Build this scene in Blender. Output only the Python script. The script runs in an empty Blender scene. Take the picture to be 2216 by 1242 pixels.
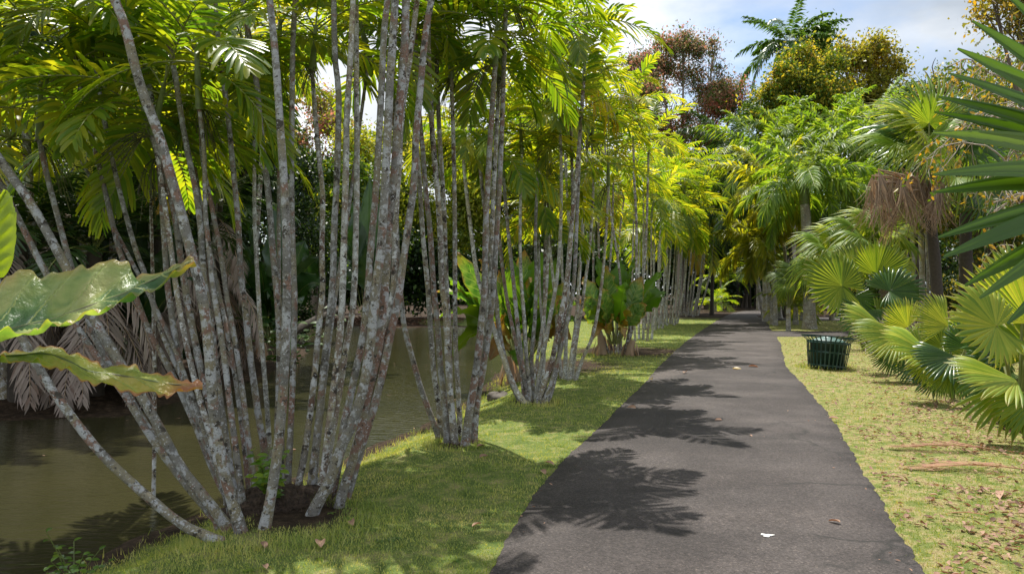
import bpy, math, random
import numpy as np
from mathutils import Vector
R = math.radians
sc = bpy.context.scene
C = sc.collection

# ---------------------------------------------------------------- camera, sky, sun, exposure
HZ = 635.0          # image row of the horizon, in photograph pixels (2216 wide)
F = 1600.0          # focal length in the same pixels
EYE = 1.6
cam_d = bpy.data.cameras.new('camera')
cam = bpy.data.objects.new('camera', cam_d)
C.objects.link(cam)
cam.location = (0, 0, EYE)
cam.rotation_euler = (R(90), 0, 0)
cam_d.sensor_width = 36.0
cam_d.lens = 36.0 * F / 2216.0
cam_d.shift_y = (HZ - 621.0) / 2216.0
cam_d.clip_start = 0.05
cam_d.clip_end = 3000
sc.camera = cam

SUN = Vector((-0.25, 0.95, 0)).normalized()
EL = R(66)
SUNV = Vector((SUN.x * math.cos(EL), SUN.y * math.cos(EL), math.sin(EL)))
sd = bpy.data.lights.new('sun', 'SUN')
sd.energy = 5.0
sd.angle = R(0.53)
sd.color = (1.0, 0.955, 0.88)
sun = bpy.data.objects.new('sun', sd)
C.objects.link(sun)
sun.rotation_euler = (-SUNV).to_track_quat('-Z', 'Y').to_euler()
sun.location = (-20, 10, 40)

w = bpy.data.worlds.new('World')
sc.world = w
w.use_nodes = True
nt = w.node_tree
nt.nodes.clear()
N = nt.nodes.new
out = N('ShaderNodeOutputWorld')
bg = N('ShaderNodeBackground')
bg.inputs['Strength'].default_value = 0.115
sky = N('ShaderNodeTexSky')
sky.sky_type = 'NISHITA'
sky.sun_disc = False
sky.sun_elevation = EL
sky.sun_rotation = math.atan2(SUN.x, SUN.y)
tc = N('ShaderNodeTexCoord')
mp = N('ShaderNodeMapping')
mp.inputs['Scale'].default_value = (1.0, 1.0, 2.2)
mp.inputs['Location'].default_value = (0.35, 0.1, 0.0)
nz = N('ShaderNodeTexNoise')
nz.inputs['Scale'].default_value = 2.1
nz.inputs['Detail'].default_value = 9
nz.inputs['Roughness'].default_value = 0.56
cr = N('ShaderNodeValToRGB')
cr.color_ramp.elements[0].position = 0.33
cr.color_ramp.elements[1].position = 0.50
nz2 = N('ShaderNodeTexNoise')
nz2.inputs['Scale'].default_value = 3.0
nz2.inputs['Detail'].default_value = 6
cr2 = N('ShaderNodeValToRGB')
cr2.color_ramp.elements[0].position = 0.32
cr2.color_ramp.elements[0].color = (3.3, 3.7, 4.2, 1)
cr2.color_ramp.elements[1].position = 0.62
cr2.color_ramp.elements[1].color = (7.4, 7.6, 7.9, 1)
mx = N('ShaderNodeMix')
mx.data_type = 'RGBA'
L_ = nt.links.new
L_(tc.outputs['Generated'], mp.inputs['Vector'])
L_(mp.outputs[0], nz.inputs['Vector'])
L_(mp.outputs[0], nz2.inputs['Vector'])
L_(nz.outputs['Fac'], cr.inputs[0])
L_(nz2.outputs['Fac'], cr2.inputs[0])
L_(cr.outputs[0], mx.inputs['Factor'])
L_(sky.outputs[0], mx.inputs['A'])
L_(cr2.outputs[0], mx.inputs['B'])
L_(mx.outputs['Result'], bg.inputs['Color'])
L_(bg.outputs[0], out.inputs['Surface'])

sc.view_settings.view_transform = 'Standard'
sc.view_settings.look = 'None'
sc.view_settings.exposure = 0.6
sc.view_settings.gamma = 1
sc.view_settings.use_curve_mapping = False
sc.render.engine = 'CYCLES'
sc.cycles.max_bounces = 9
sc.cycles.diffuse_bounces = 6
sc.cycles.glossy_bounces = 3
sc.cycles.transmission_bounces = 6
sc.cycles.transparent_max_bounces = 4
sc.cycles.use_denoising = True
sc.cycles.sample_clamp_indirect = 6

# ---------------------------------------------------------------- geometry helpers
def P(px, py, Y):
    """the point at depth Y that the photograph shows at (px, py)"""
    return np.array(((px - 1108.0) / F * Y, Y, EYE - (py - HZ) / F * Y))

def G(px, py, z=0.0):
    Y = F * (EYE - z) / (py - HZ)
    return np.array(((px - 1108.0) / F * Y, Y, z))

def unit(a):
    a = np.asarray(a, float)
    return a / np.maximum(np.linalg.norm(a, axis=-1, keepdims=True), 1e-9)

def smooth_path(pts, n):
    pts = np.asarray(pts, float)
    k = len(pts)
    if k < 3:
        t = np.linspace(0, 1, n)[:, None]
        return pts[0] * (1 - t) + pts[-1] * t
    p = np.vstack([2 * pts[0] - pts[1], pts, 2 * pts[-1] - pts[-2]])
    u = np.linspace(0, k - 1 - 1e-6, n)
    i = u.astype(int)
    t = (u - i)[:, None]
    a, b, c, d = p[i], p[i + 1], p[i + 2], p[i + 3]
    return 0.5 * (2 * b + (c - a) * t + (2 * a - 5 * b + 4 * c - d) * t * t + (3 * b - a - 3 * c + d) * t ** 3)

class MB:
    def __init__(s):
        s.V = []; s.U = []; s.n = 0; s.F = []          # F: (faces array, mat index)
        s.smooth = True
    def add(s, V, Fc, mat=0, uv=None):
        V = np.asarray(V, float).reshape(-1, 3)
        s.V.append(V)
        s.U.append(np.zeros((len(V), 2)) if uv is None else np.asarray(uv, float).reshape(-1, 2))
        Fc = np.asarray(Fc, int)
        s.F.append((Fc + s.n, mat))
        s.n += len(V)
    def merge(s, o, M=None, rotz=0.0, loc=(0, 0, 0), scale=1.0, matoff=0):
        V = np.vstack(o.V) * scale
        c, q = math.cos(rotz), math.sin(rotz)
        if rotz:
            V = np.stack([V[:, 0] * c - V[:, 1] * q, V[:, 0] * q + V[:, 1] * c, V[:, 2]], 1)
        V = V + np.asarray(loc, float)
        s.V.append(V); s.U.append(np.vstack(o.U))
        for f, m in o.F:
            s.F.append((f + s.n, m + matoff))
        s.n += len(V)
    def quad_grid(s, V, mat=0, uv=None):
        """V: (..., a, b, 3) grids of points, joined into quads"""
        V = np.asarray(V, float)
        a, b = V.shape[-3], V.shape[-2]
        k = int(np.prod(V.shape[:-3])) if V.ndim > 3 else 1
        ii, jj = np.meshgrid(np.arange(a - 1), np.arange(b - 1), indexing='ij')
        q = np.stack([ii * b + jj, ii * b + jj + 1, (ii + 1) * b + jj + 1, (ii + 1) * b + jj], -1).reshape(-1, 4)
        q = (q[None] + (np.arange(k) * a * b)[:, None, None]).reshape(-1, 4)
        s.add(V.reshape(-1, 3), q, mat, uv)
    def tube(s, pts, rad, n=8, mat=0, cap=False):
        pts = np.asarray(pts, float)
        rad = np.broadcast_to(np.asarray(rad, float), (len(pts),))
        T = unit(np.gradient(pts, axis=0))
        ref = np.array((0, 0, 1.0)) if abs(T[:, 2]).mean() < 0.8 else np.array((1.0, 0, 0))
        A = unit(np.cross(T, ref)); B = np.cross(T, A)
        th = np.linspace(0, 2 * math.pi, n + 1)
        ring = A[:, None] * np.cos(th)[None, :, None] + B[:, None] * np.sin(th)[None, :, None]
        V = pts[:, None] + ring * rad[:, None, None]
        ln = np.concatenate([[0], np.cumsum(np.linalg.norm(np.diff(pts, axis=0), axis=1))])
        uv = np.stack(np.broadcast_arrays(th[None] / (2 * math.pi), ln[:, None]), -1)
        s.quad_grid(V, mat, uv)
        if cap:
            for e, P0 in ((0, pts[0]), (-1, pts[-1])):
                v = np.vstack([V[e, :-1], P0[None]])
                k = n
                s.add(v, [(i, (i + 1) % k, k) for i in range(k)], mat)
    def build(s, name, mats, parent=None, loc=None, smooth=None):
        me = bpy.data.meshes.new(name)
        if s.V:
            V = np.vstack(s.V); U = np.vstack(s.U)
            lv = np.concatenate([f.ravel() for f, m in s.F])
            cnt = np.concatenate([np.full(len(f), f.shape[1]) for f, m in s.F])
            mi = np.concatenate([np.full(len(f), m) for f, m in s.F])
            me.vertices.add(len(V)); me.vertices.foreach_set('co', V.astype(np.float32).ravel())
            me.loops.add(len(lv)); me.loops.foreach_set('vertex_index', lv.astype(np.int32))
            me.polygons.add(len(cnt))
            st = np.concatenate([[0], np.cumsum(cnt)[:-1]])
            me.polygons.foreach_set('loop_start', st.astype(np.int32))
            me.polygons.foreach_set('loop_total', cnt.astype(np.int32))
            me.polygons.foreach_set('material_index', mi.astype(np.int32))
            me.polygons.foreach_set('use_smooth', np.full(len(cnt), s.smooth if smooth is None else smooth))
            uvl = me.uv_layers.new(name='UVMap')
            uvl.data.foreach_set('uv', U[lv].astype(np.float32).ravel())
            me.update(calc_edges=True)
        for m in (mats if isinstance(mats, (list, tuple)) else [mats]):
            me.materials.append(m)
        o = bpy.data.objects.new(name, me)
        C.objects.link(o)
        if parent: o.parent = parent
        if loc is not None: o.location = loc
        return o

def empty(name, loc, rz=0.0):
    o = bpy.data.objects.new(name, None)
    o.empty_display_size = 0.2
    C.objects.link(o)
    o.location = tuple(float(v) for v in loc); o.rotation_euler = (0, 0, rz)
    return o

def tag(o, label=None, cat=None, group=None, kind=None):
    if label: o['label'] = label
    if cat: o['category'] = cat
    if group: o['group'] = group
    if kind: o['kind'] = kind
    return o

def inst(src, name, parent, loc, rz=0.0, scale=1.0, rx=0.0, ry=0.0):
    """another object on the same mesh"""
    o = bpy.data.objects.new(name, src if isinstance(src, bpy.types.Mesh) else src.data)
    C.objects.link(o)
    o.parent = parent
    o.location = tuple(float(v) for v in loc)
    o.rotation_euler = (rx, ry, rz)
    o.scale = (scale,) * 3
    return o

def keep(mb, name, mats):
    """build a mesh for later use by inst() without leaving an object behind"""
    o = mb.build(name, mats)
    me = o.data
    bpy.data.objects.remove(o)
    me.use_fake_user = True
    return me

# ---------------------------------------------------------------- materials
def newmat(name):
    m = bpy.data.materials.new(name)
    m.use_nodes = True
    m.node_tree.nodes.clear()
    return m, m.node_tree.nodes, m.node_tree.links.new

def ramp(nodes, stops):
    r = nodes.new('ShaderNodeValToRGB')
    e = r.color_ramp.elements
    while len(e) > 1: e.remove(e[-1])
    e[0].position = stops[0][0]; e[0].color = (*stops[0][1], 1)
    for p, c in stops[1:]:
        x = e.new(p); x.color = (*c, 1)
    return r

def leafmat(name, cols, trans=0.42, rough=0.42, noise=1.5, tint=(1.4, 1.2, 0.38), nfac=0.35, spec=0.5, edge=None):
    """leaf: colour differs leaf by leaf and drifts through the plant; lets light through"""
    m, n, l = newmat(name)
    g = n.new('ShaderNodeNewGeometry')
    oi = n.new('ShaderNodeObjectInfo')
    nz = n.new('ShaderNodeTexNoise'); nz.inputs['Scale'].default_value = noise; nz.inputs['Detail'].default_value = 3
    tc = n.new('ShaderNodeTexCoord')
    l(tc.outputs['Object'], nz.inputs['Vector'])
    a = n.new('ShaderNodeMath'); a.operation = 'MULTIPLY'; a.inputs[1].default_value = 1 - nfac
    b = n.new('ShaderNodeMapRange'); b.inputs[1].default_value = 0.3; b.inputs[2].default_value = 0.7; b.inputs[4].default_value = nfac
    s = n.new('ShaderNodeMath'); s.operation = 'ADD'
    l(g.outputs['Random Per Island'], a.inputs[0]); l(nz.outputs['Fac'], b.inputs[0])
    l(a.outputs[0], s.inputs[0]); l(b.outputs[0], s.inputs[1])
    k = len(cols)
    r = ramp(n, [(0.08 + 0.84 * i / max(1, k - 1), c) for i, c in enumerate(cols)])
    l(s.outputs[0], r.inputs[0])
    hv = n.new('ShaderNodeHueSaturation')
    mr = n.new('ShaderNodeMapRange'); mr.inputs[3].default_value = 0.82; mr.inputs[4].default_value = 1.18
    l(oi.outputs['Random'], mr.inputs[0]); l(mr.outputs[0], hv.inputs['Value'])
    if edge:
        uvn = n.new('ShaderNodeUVMap'); sx = n.new('ShaderNodeSeparateXYZ'); l(uvn.outputs[0], sx.inputs[0])
        sb = n.new('ShaderNodeMath'); sb.operation = 'SUBTRACT'; sb.inputs[1].default_value = 0.5; l(sx.outputs['X'], sb.inputs[0])
        ab = n.new('ShaderNodeMath'); ab.operation = 'ABSOLUTE'; l(sb.outputs[0], ab.inputs[0])
        er_ = n.new('ShaderNodeMapRange'); er_.inputs[1].default_value = 0.30; er_.inputs[2].default_value = 0.48; er_.inputs[4].default_value = 0.8
        l(ab.outputs[0], er_.inputs[0])
        tr_ = n.new('ShaderNodeMapRange'); tr_.inputs[1].default_value = 0.90; tr_.inputs[2].default_value = 1.0; tr_.inputs[4].default_value = 0.7
        l(sx.outputs['Y'], tr_.inputs[0])
        e1_ = n.new('ShaderNodeMix'); e1_.data_type = 'RGBA'; l(er_.outputs[0], e1_.inputs['Factor']); l(r.outputs[0], e1_.inputs['A']); e1_.inputs['B'].default_value = (*edge, 1)
        e2_ = n.new('ShaderNodeMix'); e2_.data_type = 'RGBA'; l(tr_.outputs[0], e2_.inputs['Factor']); l(e1_.outputs['Result'], e2_.inputs['A']); e2_.inputs['B'].default_value = (0.34, 0.24, 0.08, 1)
        l(e2_.outputs['Result'], hv.inputs['Color'])
    else:
        l(r.outputs[0], hv.inputs['Color'])
    p = n.new('ShaderNodeBsdfPrincipled')
    p.inputs['Roughness'].default_value = rough
    p.inputs['Specular IOR Level'].default_value = spec
    l(hv.outputs[0], p.inputs['Base Color'])
    t = n.new('ShaderNodeBsdfTranslucent')
    tm = n.new('ShaderNodeMix'); tm.data_type = 'RGBA'; tm.blend_type = 'MULTIPLY'; tm.inputs['Factor'].default_value = 1
    tm.inputs['B'].default_value = (*[v * 1.7 for v in tint], 1)
    l(hv.outputs[0], tm.inputs['A']); l(tm.outputs['Result'], t.inputs['Color'])
    mxs = n.new('ShaderNodeMixShader'); mxs.inputs[0].default_value = trans
    o = n.new('ShaderNodeOutputMaterial')
    l(p.outputs[0], mxs.inputs[1]); l(t.outputs[0], mxs.inputs[2]); l(mxs.outputs[0], o.inputs['Surface'])
    return m

def plain(name, col, rough=0.6, metal=0.0, var=0.2, scale=8.0, bump=0.0, cols=None):
    m, n, l = newmat(name)
    tc = n.new('ShaderNodeTexCoord')
    nz = n.new('ShaderNodeTexNoise'); nz.inputs['Scale'].default_value = scale; nz.inputs['Detail'].default_value = 6
    l(tc.outputs['Object'], nz.inputs['Vector'])
    st = cols or [tuple(v * (1 - var) for v in col), tuple(min(1, v * (1 + var)) for v in col)]
    r = ramp(n, [(0.32 + 0.36 * i / (len(st) - 1), c) for i, c in enumerate(st)])
    l(nz.outputs['Fac'], r.inputs[0])
    p = n.new('ShaderNodeBsdfPrincipled')
    p.inputs['Roughness'].default_value = rough; p.inputs['Metallic'].default_value = metal
    l(r.outputs[0], p.inputs['Base Color'])
    if bump:
        b = n.new('ShaderNodeBump'); b.inputs['Strength'].default_value = bump; b.inputs['Distance'].default_value = 0.02
        l(nz.outputs['Fac'], b.inputs['Height']); l(b.outputs[0], p.inputs['Normal'])
    o = n.new('ShaderNodeOutputMaterial'); l(p.outputs[0], o.inputs['Surface'])
    return m

def barkmat(name, base, red, pale, dark, redness=0.5, darkness=0.3, ring=0.09, scale=1.0):
    """palm stem: ring scars every few centimetres under blotches of pale, red and black lichen"""
    m, n, l = newmat(name)
    tc = n.new('ShaderNodeTexCoord')
    uvn = n.new('ShaderNodeUVMap')
    oi = n.new('ShaderNodeObjectInfo')
    ad = n.new('ShaderNodeVectorMath'); ad.operation = 'ADD'
    l(tc.outputs['Object'], ad.inputs[0]); l(oi.outputs['Random'], ad.inputs[1])
    def noise(sc_, det, off):
        a2 = n.new('ShaderNodeVectorMath'); a2.operation = 'ADD'; a2.inputs[1].default_value = (off, off * 2, -off)
        l(ad.outputs[0], a2.inputs[0])
        z = n.new('ShaderNodeTexNoise'); z.inputs['Scale'].default_value = sc_ * scale; z.inputs['Detail'].default_value = det
        z.inputs['Roughness'].default_value = 0.6
        l(a2.outputs[0], z.inputs['Vector'])
        return z.outputs['Fac']
    def mask(f, lo, hi):
        r = n.new('ShaderNodeMapRange'); r.inputs[1].default_value = lo; r.inputs[2].default_value = hi
        l(f, r.inputs[0]); return r.outputs[0]
    def mix(f, a, b):
        x = n.new('ShaderNodeMix'); x.data_type = 'RGBA'
        l(f, x.inputs['Factor'])
        for k, v in (('A', a), ('B', b)):
            if isinstance(v, tuple): x.inputs[k].default_value = (*v, 1)
            else: l(v, x.inputs[k])
        return x.outputs['Result']
    c = mix(mask(noise(5, 4, 0), 0.35, 0.65), base, tuple(v * 0.6 for v in base))
    # amount of red differs stem by stem
    mo = n.new('ShaderNodeMath'); mo.operation = 'MULTIPLY_ADD'; mo.inputs[1].default_value = 0.16; mo.inputs[2].default_value = -0.08
    l(oi.outputs['Random'], mo.inputs[0])
    sm = n.new('ShaderNodeMath'); sm.operation = 'ADD'
    l(noise(8, 3, 3.1), sm.inputs[0]); l(mo.outputs[0], sm.inputs[1])
    lo = n.new('ShaderNodeMath'); lo.operation = 'MULTIPLY_ADD'; lo.inputs[1].default_value = 0.42; lo.inputs[2].default_value = -0.21
    l(noise(1.7, 2, 41.0), lo.inputs[0])
    s2 = n.new('ShaderNodeMath'); s2.operation = 'ADD'; l(sm.outputs[0], s2.inputs[0]); l(lo.outputs[0], s2.inputs[1]); sm = s2
    pl = n.new('ShaderNodeMath'); pl.operation = 'ADD'; l(noise(12, 3, 7.7), pl.inputs[0])
    lo2 = n.new('ShaderNodeMath'); lo2.operation = 'MULTIPLY_ADD'; lo2.inputs[1].default_value = 0.36; lo2.inputs[2].default_value = -0.18
    l(noise(1.3, 2, 63.0), lo2.inputs[0]); l(lo2.outputs[0], pl.inputs[1])
    c = mix(mask(noise(3.2, 4, 88.0), 0.46, 0.6), c, tuple(v * k for v, k in zip(base, (1.0, 0.92, 0.66))))
    c = mix(mask(sm.outputs[0], 0.62 - redness * 0.2, 0.68 - redness * 0.2), c, red)
    c = mix(mask(pl.outputs[0], 0.54, 0.62), c, pale)
    c = mix(mask(noise(15, 4, 13.3), 0.60, 0.63), c, tuple(v * 1.15 for v in pale))
    c = mix(mask(noise(11, 6, 21.9), 0.66 - darkness * 0.2, 0.69 - darkness * 0.2), c, dark)
    c = mix(mask(noise(38, 4, 31.9), 0.62, 0.66), c, dark)
    c = mix(mask(noise(60, 3, 51.9), 0.60, 0.66), c, tuple(v * 1.25 for v in pale))
    c = mix(mask(noise(90, 3, 71.9), 0.58, 0.68), c, tuple(v * 0.45 for v in base))
    sep = n.new('ShaderNodeSeparateXYZ'); l(uvn.outputs[0], sep.inputs[0])
    wob = n.new('ShaderNodeMath'); wob.operation = 'MULTIPLY_ADD'; wob.inputs[1].default_value = ring * 0.9
    l(noise(7, 2, 4.4), wob.inputs[0]); l(sep.outputs['Y'], wob.inputs[2])
    md = n.new('ShaderNodeMath'); md.operation = 'PINGPONG'; md.inputs[1].default_value = ring / 2
    l(wob.outputs[0], md.inputs[0])
    rg = mask(md.outputs[0], 0.0, ring * 0.09)
    dk = n.new('ShaderNodeMix'); dk.data_type = 'RGBA'; dk.blend_type = 'MULTIPLY'
    inv = n.new('ShaderNodeMath'); inv.operation = 'MULTIPLY_ADD'; inv.inputs[1].default_value = -0.2; inv.inputs[2].default_value = 0.2
    l(rg, inv.inputs[0]); l(inv.outputs[0], dk.inputs['Factor']); l(c, dk.inputs['A']); dk.inputs['B'].default_value = (0.35, 0.33, 0.3, 1)
    p = n.new('ShaderNodeBsdfPrincipled'); p.inputs['Roughness'].default_value = 0.85
    l(dk.outputs['Result'], p.inputs['Base Color'])
    b = n.new('ShaderNodeBump'); b.inputs['Strength'].default_value = 0.35; b.inputs['Distance'].default_value = 0.006
    hs = n.new('ShaderNodeMath'); hs.operation = 'ADD'
    l(rg, hs.inputs[0]); l(noise(30, 4, 2.2), hs.inputs[1]); l(hs.outputs[0], b.inputs['Height']); l(b.outputs[0], p.inputs['Normal'])
    o = n.new('ShaderNodeOutputMaterial'); l(p.outputs[0], o.inputs['Surface'])
    return m

M = {}
M['bark'] = barkmat('lichen_stem', (0.20, 0.19, 0.17), (0.185, 0.11, 0.08), (0.33, 0.335, 0.34), (0.045, 0.037, 0.027), 0.46, 0.3)
M['bark2'] = barkmat('dark_lichen_stem', (0.25, 0.23, 0.20), (0.13, 0.075, 0.05), (0.47, 0.48, 0.48), (0.035, 0.026, 0.020), 0.3, 0.38)
M['bark3'] = barkmat('pale_lichen_stem', (0.34, 0.33, 0.30), (0.20, 0.15, 0.11), (0.52, 0.53, 0.52), (0.05, 0.04, 0.03), 0.2, 0.25)
M['smooth_trunk'] = barkmat('grey_palm_trunk', (0.33, 0.31, 0.28), (0.24, 0.20, 0.17), (0.42, 0.40, 0.37), (0.14, 0.12, 0.10), 0.3, 0.1, ring=0.22, scale=0.35)
M['red_trunk'] = plain('red_brown_trunk', (0.13, 0.05, 0.035), 0.8, scale=6)
M['limb'] = plain('brown_bark', (0.12, 0.095, 0.07), 0.9, scale=14, bump=0.6)
M['pale_limb'] = plain('pale_grey_twig', (0.33, 0.28, 0.23), 0.85, scale=14)
M['dark_limb'] = plain('dark_bark', (0.05, 0.04, 0.03), 0.9, scale=14, bump=0.6)
M['crownshaft'] = plain('green_leaf_sheath', (0.10, 0.14, 0.035), 0.45, scale=6, cols=[(0.06, 0.08, 0.02), (0.13, 0.17, 0.04), (0.10, 0.08, 0.035)])
M['rachis'] = plain('leaf_stalk', (0.17, 0.19, 0.05), 0.5)
M['fruit'] = plain('fruit_strand', (0.06, 0.07, 0.02), 0.6, cols=[(0.04, 0.035, 0.015), (0.11, 0.12, 0.03)])
M['f_deep'] = leafmat('deep_green_frond', [(0.04, 0.09, 0.007), (0.075, 0.14, 0.009), (0.13, 0.19, 0.012), (0.20, 0.24, 0.015)], trans=0.6, rough=0.38)
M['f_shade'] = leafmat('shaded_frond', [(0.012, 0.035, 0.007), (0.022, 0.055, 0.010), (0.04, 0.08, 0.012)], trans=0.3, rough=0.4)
M['f_green'] = leafmat('green_frond', [(0.05, 0.12, 0.010), (0.10, 0.18, 0.013), (0.17, 0.23, 0.016), (0.25, 0.26, 0.02)], trans=0.56, rough=0.36)
M['f_yellow'] = leafmat('yellow_green_frond', [(0.06, 0.13, 0.012), (0.13, 0.21, 0.016), (0.25, 0.29, 0.02), (0.38, 0.35, 0.03)], trans=0.56, rough=0.38)
M['f_old'] = leafmat('old_gold_frond', [(0.14, 0.18, 0.02), (0.28, 0.25, 0.02), (0.38, 0.28, 0.03), (0.36, 0.20, 0.03)], trans=0.45)
M['f_dead'] = leafmat('dead_frond', [(0.16, 0.12, 0.085), (0.30, 0.22, 0.15), (0.42, 0.31, 0.21), (0.25, 0.15, 0.09)], trans=0.2, rough=0.8, tint=(0.9, 0.7, 0.5))
M['f_ash'] = leafmat('ash_grey_dead_frond', [(0.13, 0.105, 0.09), (0.22, 0.175, 0.15), (0.32, 0.26, 0.23), (0.17, 0.11, 0.085)], trans=0.08, rough=0.8, tint=(0.9, 0.7, 0.5))
M['f_plume'] = leafmat('plumed_frond', [(0.05, 0.11, 0.014), (0.09, 0.17, 0.02), (0.15, 0.24, 0.03), (0.24, 0.30, 0.04)], trans=0.5, rough=0.5)
M['f_plume_dark'] = leafmat('dark_plumed_frond', [(0.015, 0.04, 0.010), (0.03, 0.07, 0.014), (0.06, 0.11, 0.02)], trans=0.28, rough=0.5)
M['f_plume_gold'] = leafmat('golden_plumed_frond', [(0.10, 0.16, 0.015), (0.19, 0.24, 0.02), (0.27, 0.30, 0.03), (0.36, 0.32, 0.03)], trans=0.5)
M['f_blue'] = leafmat('grey_green_frond', [(0.06, 0.10, 0.025), (0.10, 0.16, 0.04), (0.17, 0.23, 0.07)], trans=0.35, rough=0.55)
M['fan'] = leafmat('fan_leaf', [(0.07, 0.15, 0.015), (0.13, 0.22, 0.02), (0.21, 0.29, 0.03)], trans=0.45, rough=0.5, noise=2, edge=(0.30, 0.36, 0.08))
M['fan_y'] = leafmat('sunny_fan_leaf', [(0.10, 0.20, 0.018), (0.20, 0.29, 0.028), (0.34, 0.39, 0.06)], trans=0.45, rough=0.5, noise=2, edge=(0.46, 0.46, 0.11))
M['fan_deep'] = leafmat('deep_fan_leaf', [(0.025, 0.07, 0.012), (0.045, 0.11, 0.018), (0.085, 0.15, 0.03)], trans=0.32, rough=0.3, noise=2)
M['paddle'] = leafmat('paddle_leaf', [(0.06, 0.15, 0.012), (0.12, 0.23, 0.02), (0.21, 0.30, 0.035), (0.34, 0.38, 0.09)], trans=0.55, rough=0.35, noise=1.2, nfac=0.3)
M['finger'] = leafmat('glossy_finger_leaf', [(0.04, 0.105, 0.015), (0.07, 0.155, 0.02), (0.12, 0.21, 0.035)], trans=0.42, rough=0.3, noise=2)
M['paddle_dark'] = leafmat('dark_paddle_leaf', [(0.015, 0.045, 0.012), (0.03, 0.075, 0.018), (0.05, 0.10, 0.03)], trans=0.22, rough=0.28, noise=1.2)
M['paddle_old'] = leafmat('withered_paddle_leaf', [(0.24, 0.22, 0.03), (0.24, 0.14, 0.03), (0.15, 0.07, 0.03), (0.09, 0.05, 0.03)], trans=0.3, noise=3, nfac=0.6)
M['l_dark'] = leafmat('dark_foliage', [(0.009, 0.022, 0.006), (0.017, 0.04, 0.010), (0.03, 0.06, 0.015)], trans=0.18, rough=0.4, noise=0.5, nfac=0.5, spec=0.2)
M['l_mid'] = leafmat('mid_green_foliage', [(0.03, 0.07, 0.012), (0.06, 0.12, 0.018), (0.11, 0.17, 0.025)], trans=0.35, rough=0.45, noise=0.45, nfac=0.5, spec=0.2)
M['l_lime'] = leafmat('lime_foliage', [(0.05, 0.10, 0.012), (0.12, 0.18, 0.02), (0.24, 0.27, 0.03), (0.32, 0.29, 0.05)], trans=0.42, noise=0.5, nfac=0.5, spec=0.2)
M['l_gold'] = leafmat('gold_and_green_foliage', [(0.08, 0.12, 0.025), (0.15, 0.18, 0.03), (0.27, 0.26, 0.04), (0.52, 0.38, 0.05)], trans=0.5, noise=0.42, nfac=0.65, spec=0.2)
M['l_olive'] = leafmat('olive_foliage', [(0.07, 0.09, 0.025), (0.14, 0.15, 0.04), (0.25, 0.22, 0.05), (0.34, 0.24, 0.06)], trans=0.42, noise=0.5, nfac=0.5, spec=0.2)
M['l_red'] = leafmat('russet_foliage', [(0.10, 0.13, 0.07), (0.17, 0.16, 0.09), (0.30, 0.16, 0.11), (0.42, 0.14, 0.10)], trans=0.5, noise=0.35, nfac=0.5, tint=(1.2, 0.95, 0.8), spec=0.2)
M['l_yel'] = leafmat('yellowing_foliage', [(0.06, 0.08, 0.015), (0.14, 0.13, 0.02), (0.34, 0.22, 0.03), (0.40, 0.24, 0.03)], trans=0.4, noise=1.0)
M['l_shrub'] = leafmat('glossy_shrub_leaf', [(0.05, 0.11, 0.015), (0.09, 0.18, 0.02), (0.20, 0.28, 0.03)], trans=0.4, rough=0.3)
M['litter'] = leafmat('dry_leaf', [(0.10, 0.05, 0.03), (0.20, 0.11, 0.07), (0.38, 0.24, 0.16), (0.16, 0.07, 0.045)], trans=0.15, rough=0.8, tint=(1, .7, .5), noise=5)
M['grass_l'] = leafmat('lawn_blade', [(0.10, 0.17, 0.035), (0.20, 0.27, 0.07), (0.34, 0.37, 0.13), (0.50, 0.46, 0.23)], trans=0.35, rough=0.6, noise=1.3, nfac=0.5)
M['grass_r'] = leafmat('dry_lawn_blade', [(0.11, 0.19, 0.03), (0.21, 0.28, 0.06), (0.34, 0.36, 0.12), (0.48, 0.42, 0.21)], trans=0.3, rough=0.65, noise=1.1, nfac=0.5)
M['can'] = plain('dark_green_paint', (0.012, 0.045, 0.040), 0.35, scale=12, var=0.4)
M['can_in'] = plain('green_plastic', (0.012, 0.040, 0.035), 0.4, scale=5)
M['can_lid'] = plain('weathered_green_lid', (0.06, 0.12, 0.105), 0.45, scale=5)
M['rock'] = plain('wet_rock', (0.09, 0.075, 0.06), 0.8, scale=7, bump=0.8)
M['root'] = plain('root_mat', (0.06, 0.04, 0.028), 0.95, scale=40, bump=1.0, cols=[(0.02, 0.014, 0.01), (0.10, 0.065, 0.045)])

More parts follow.
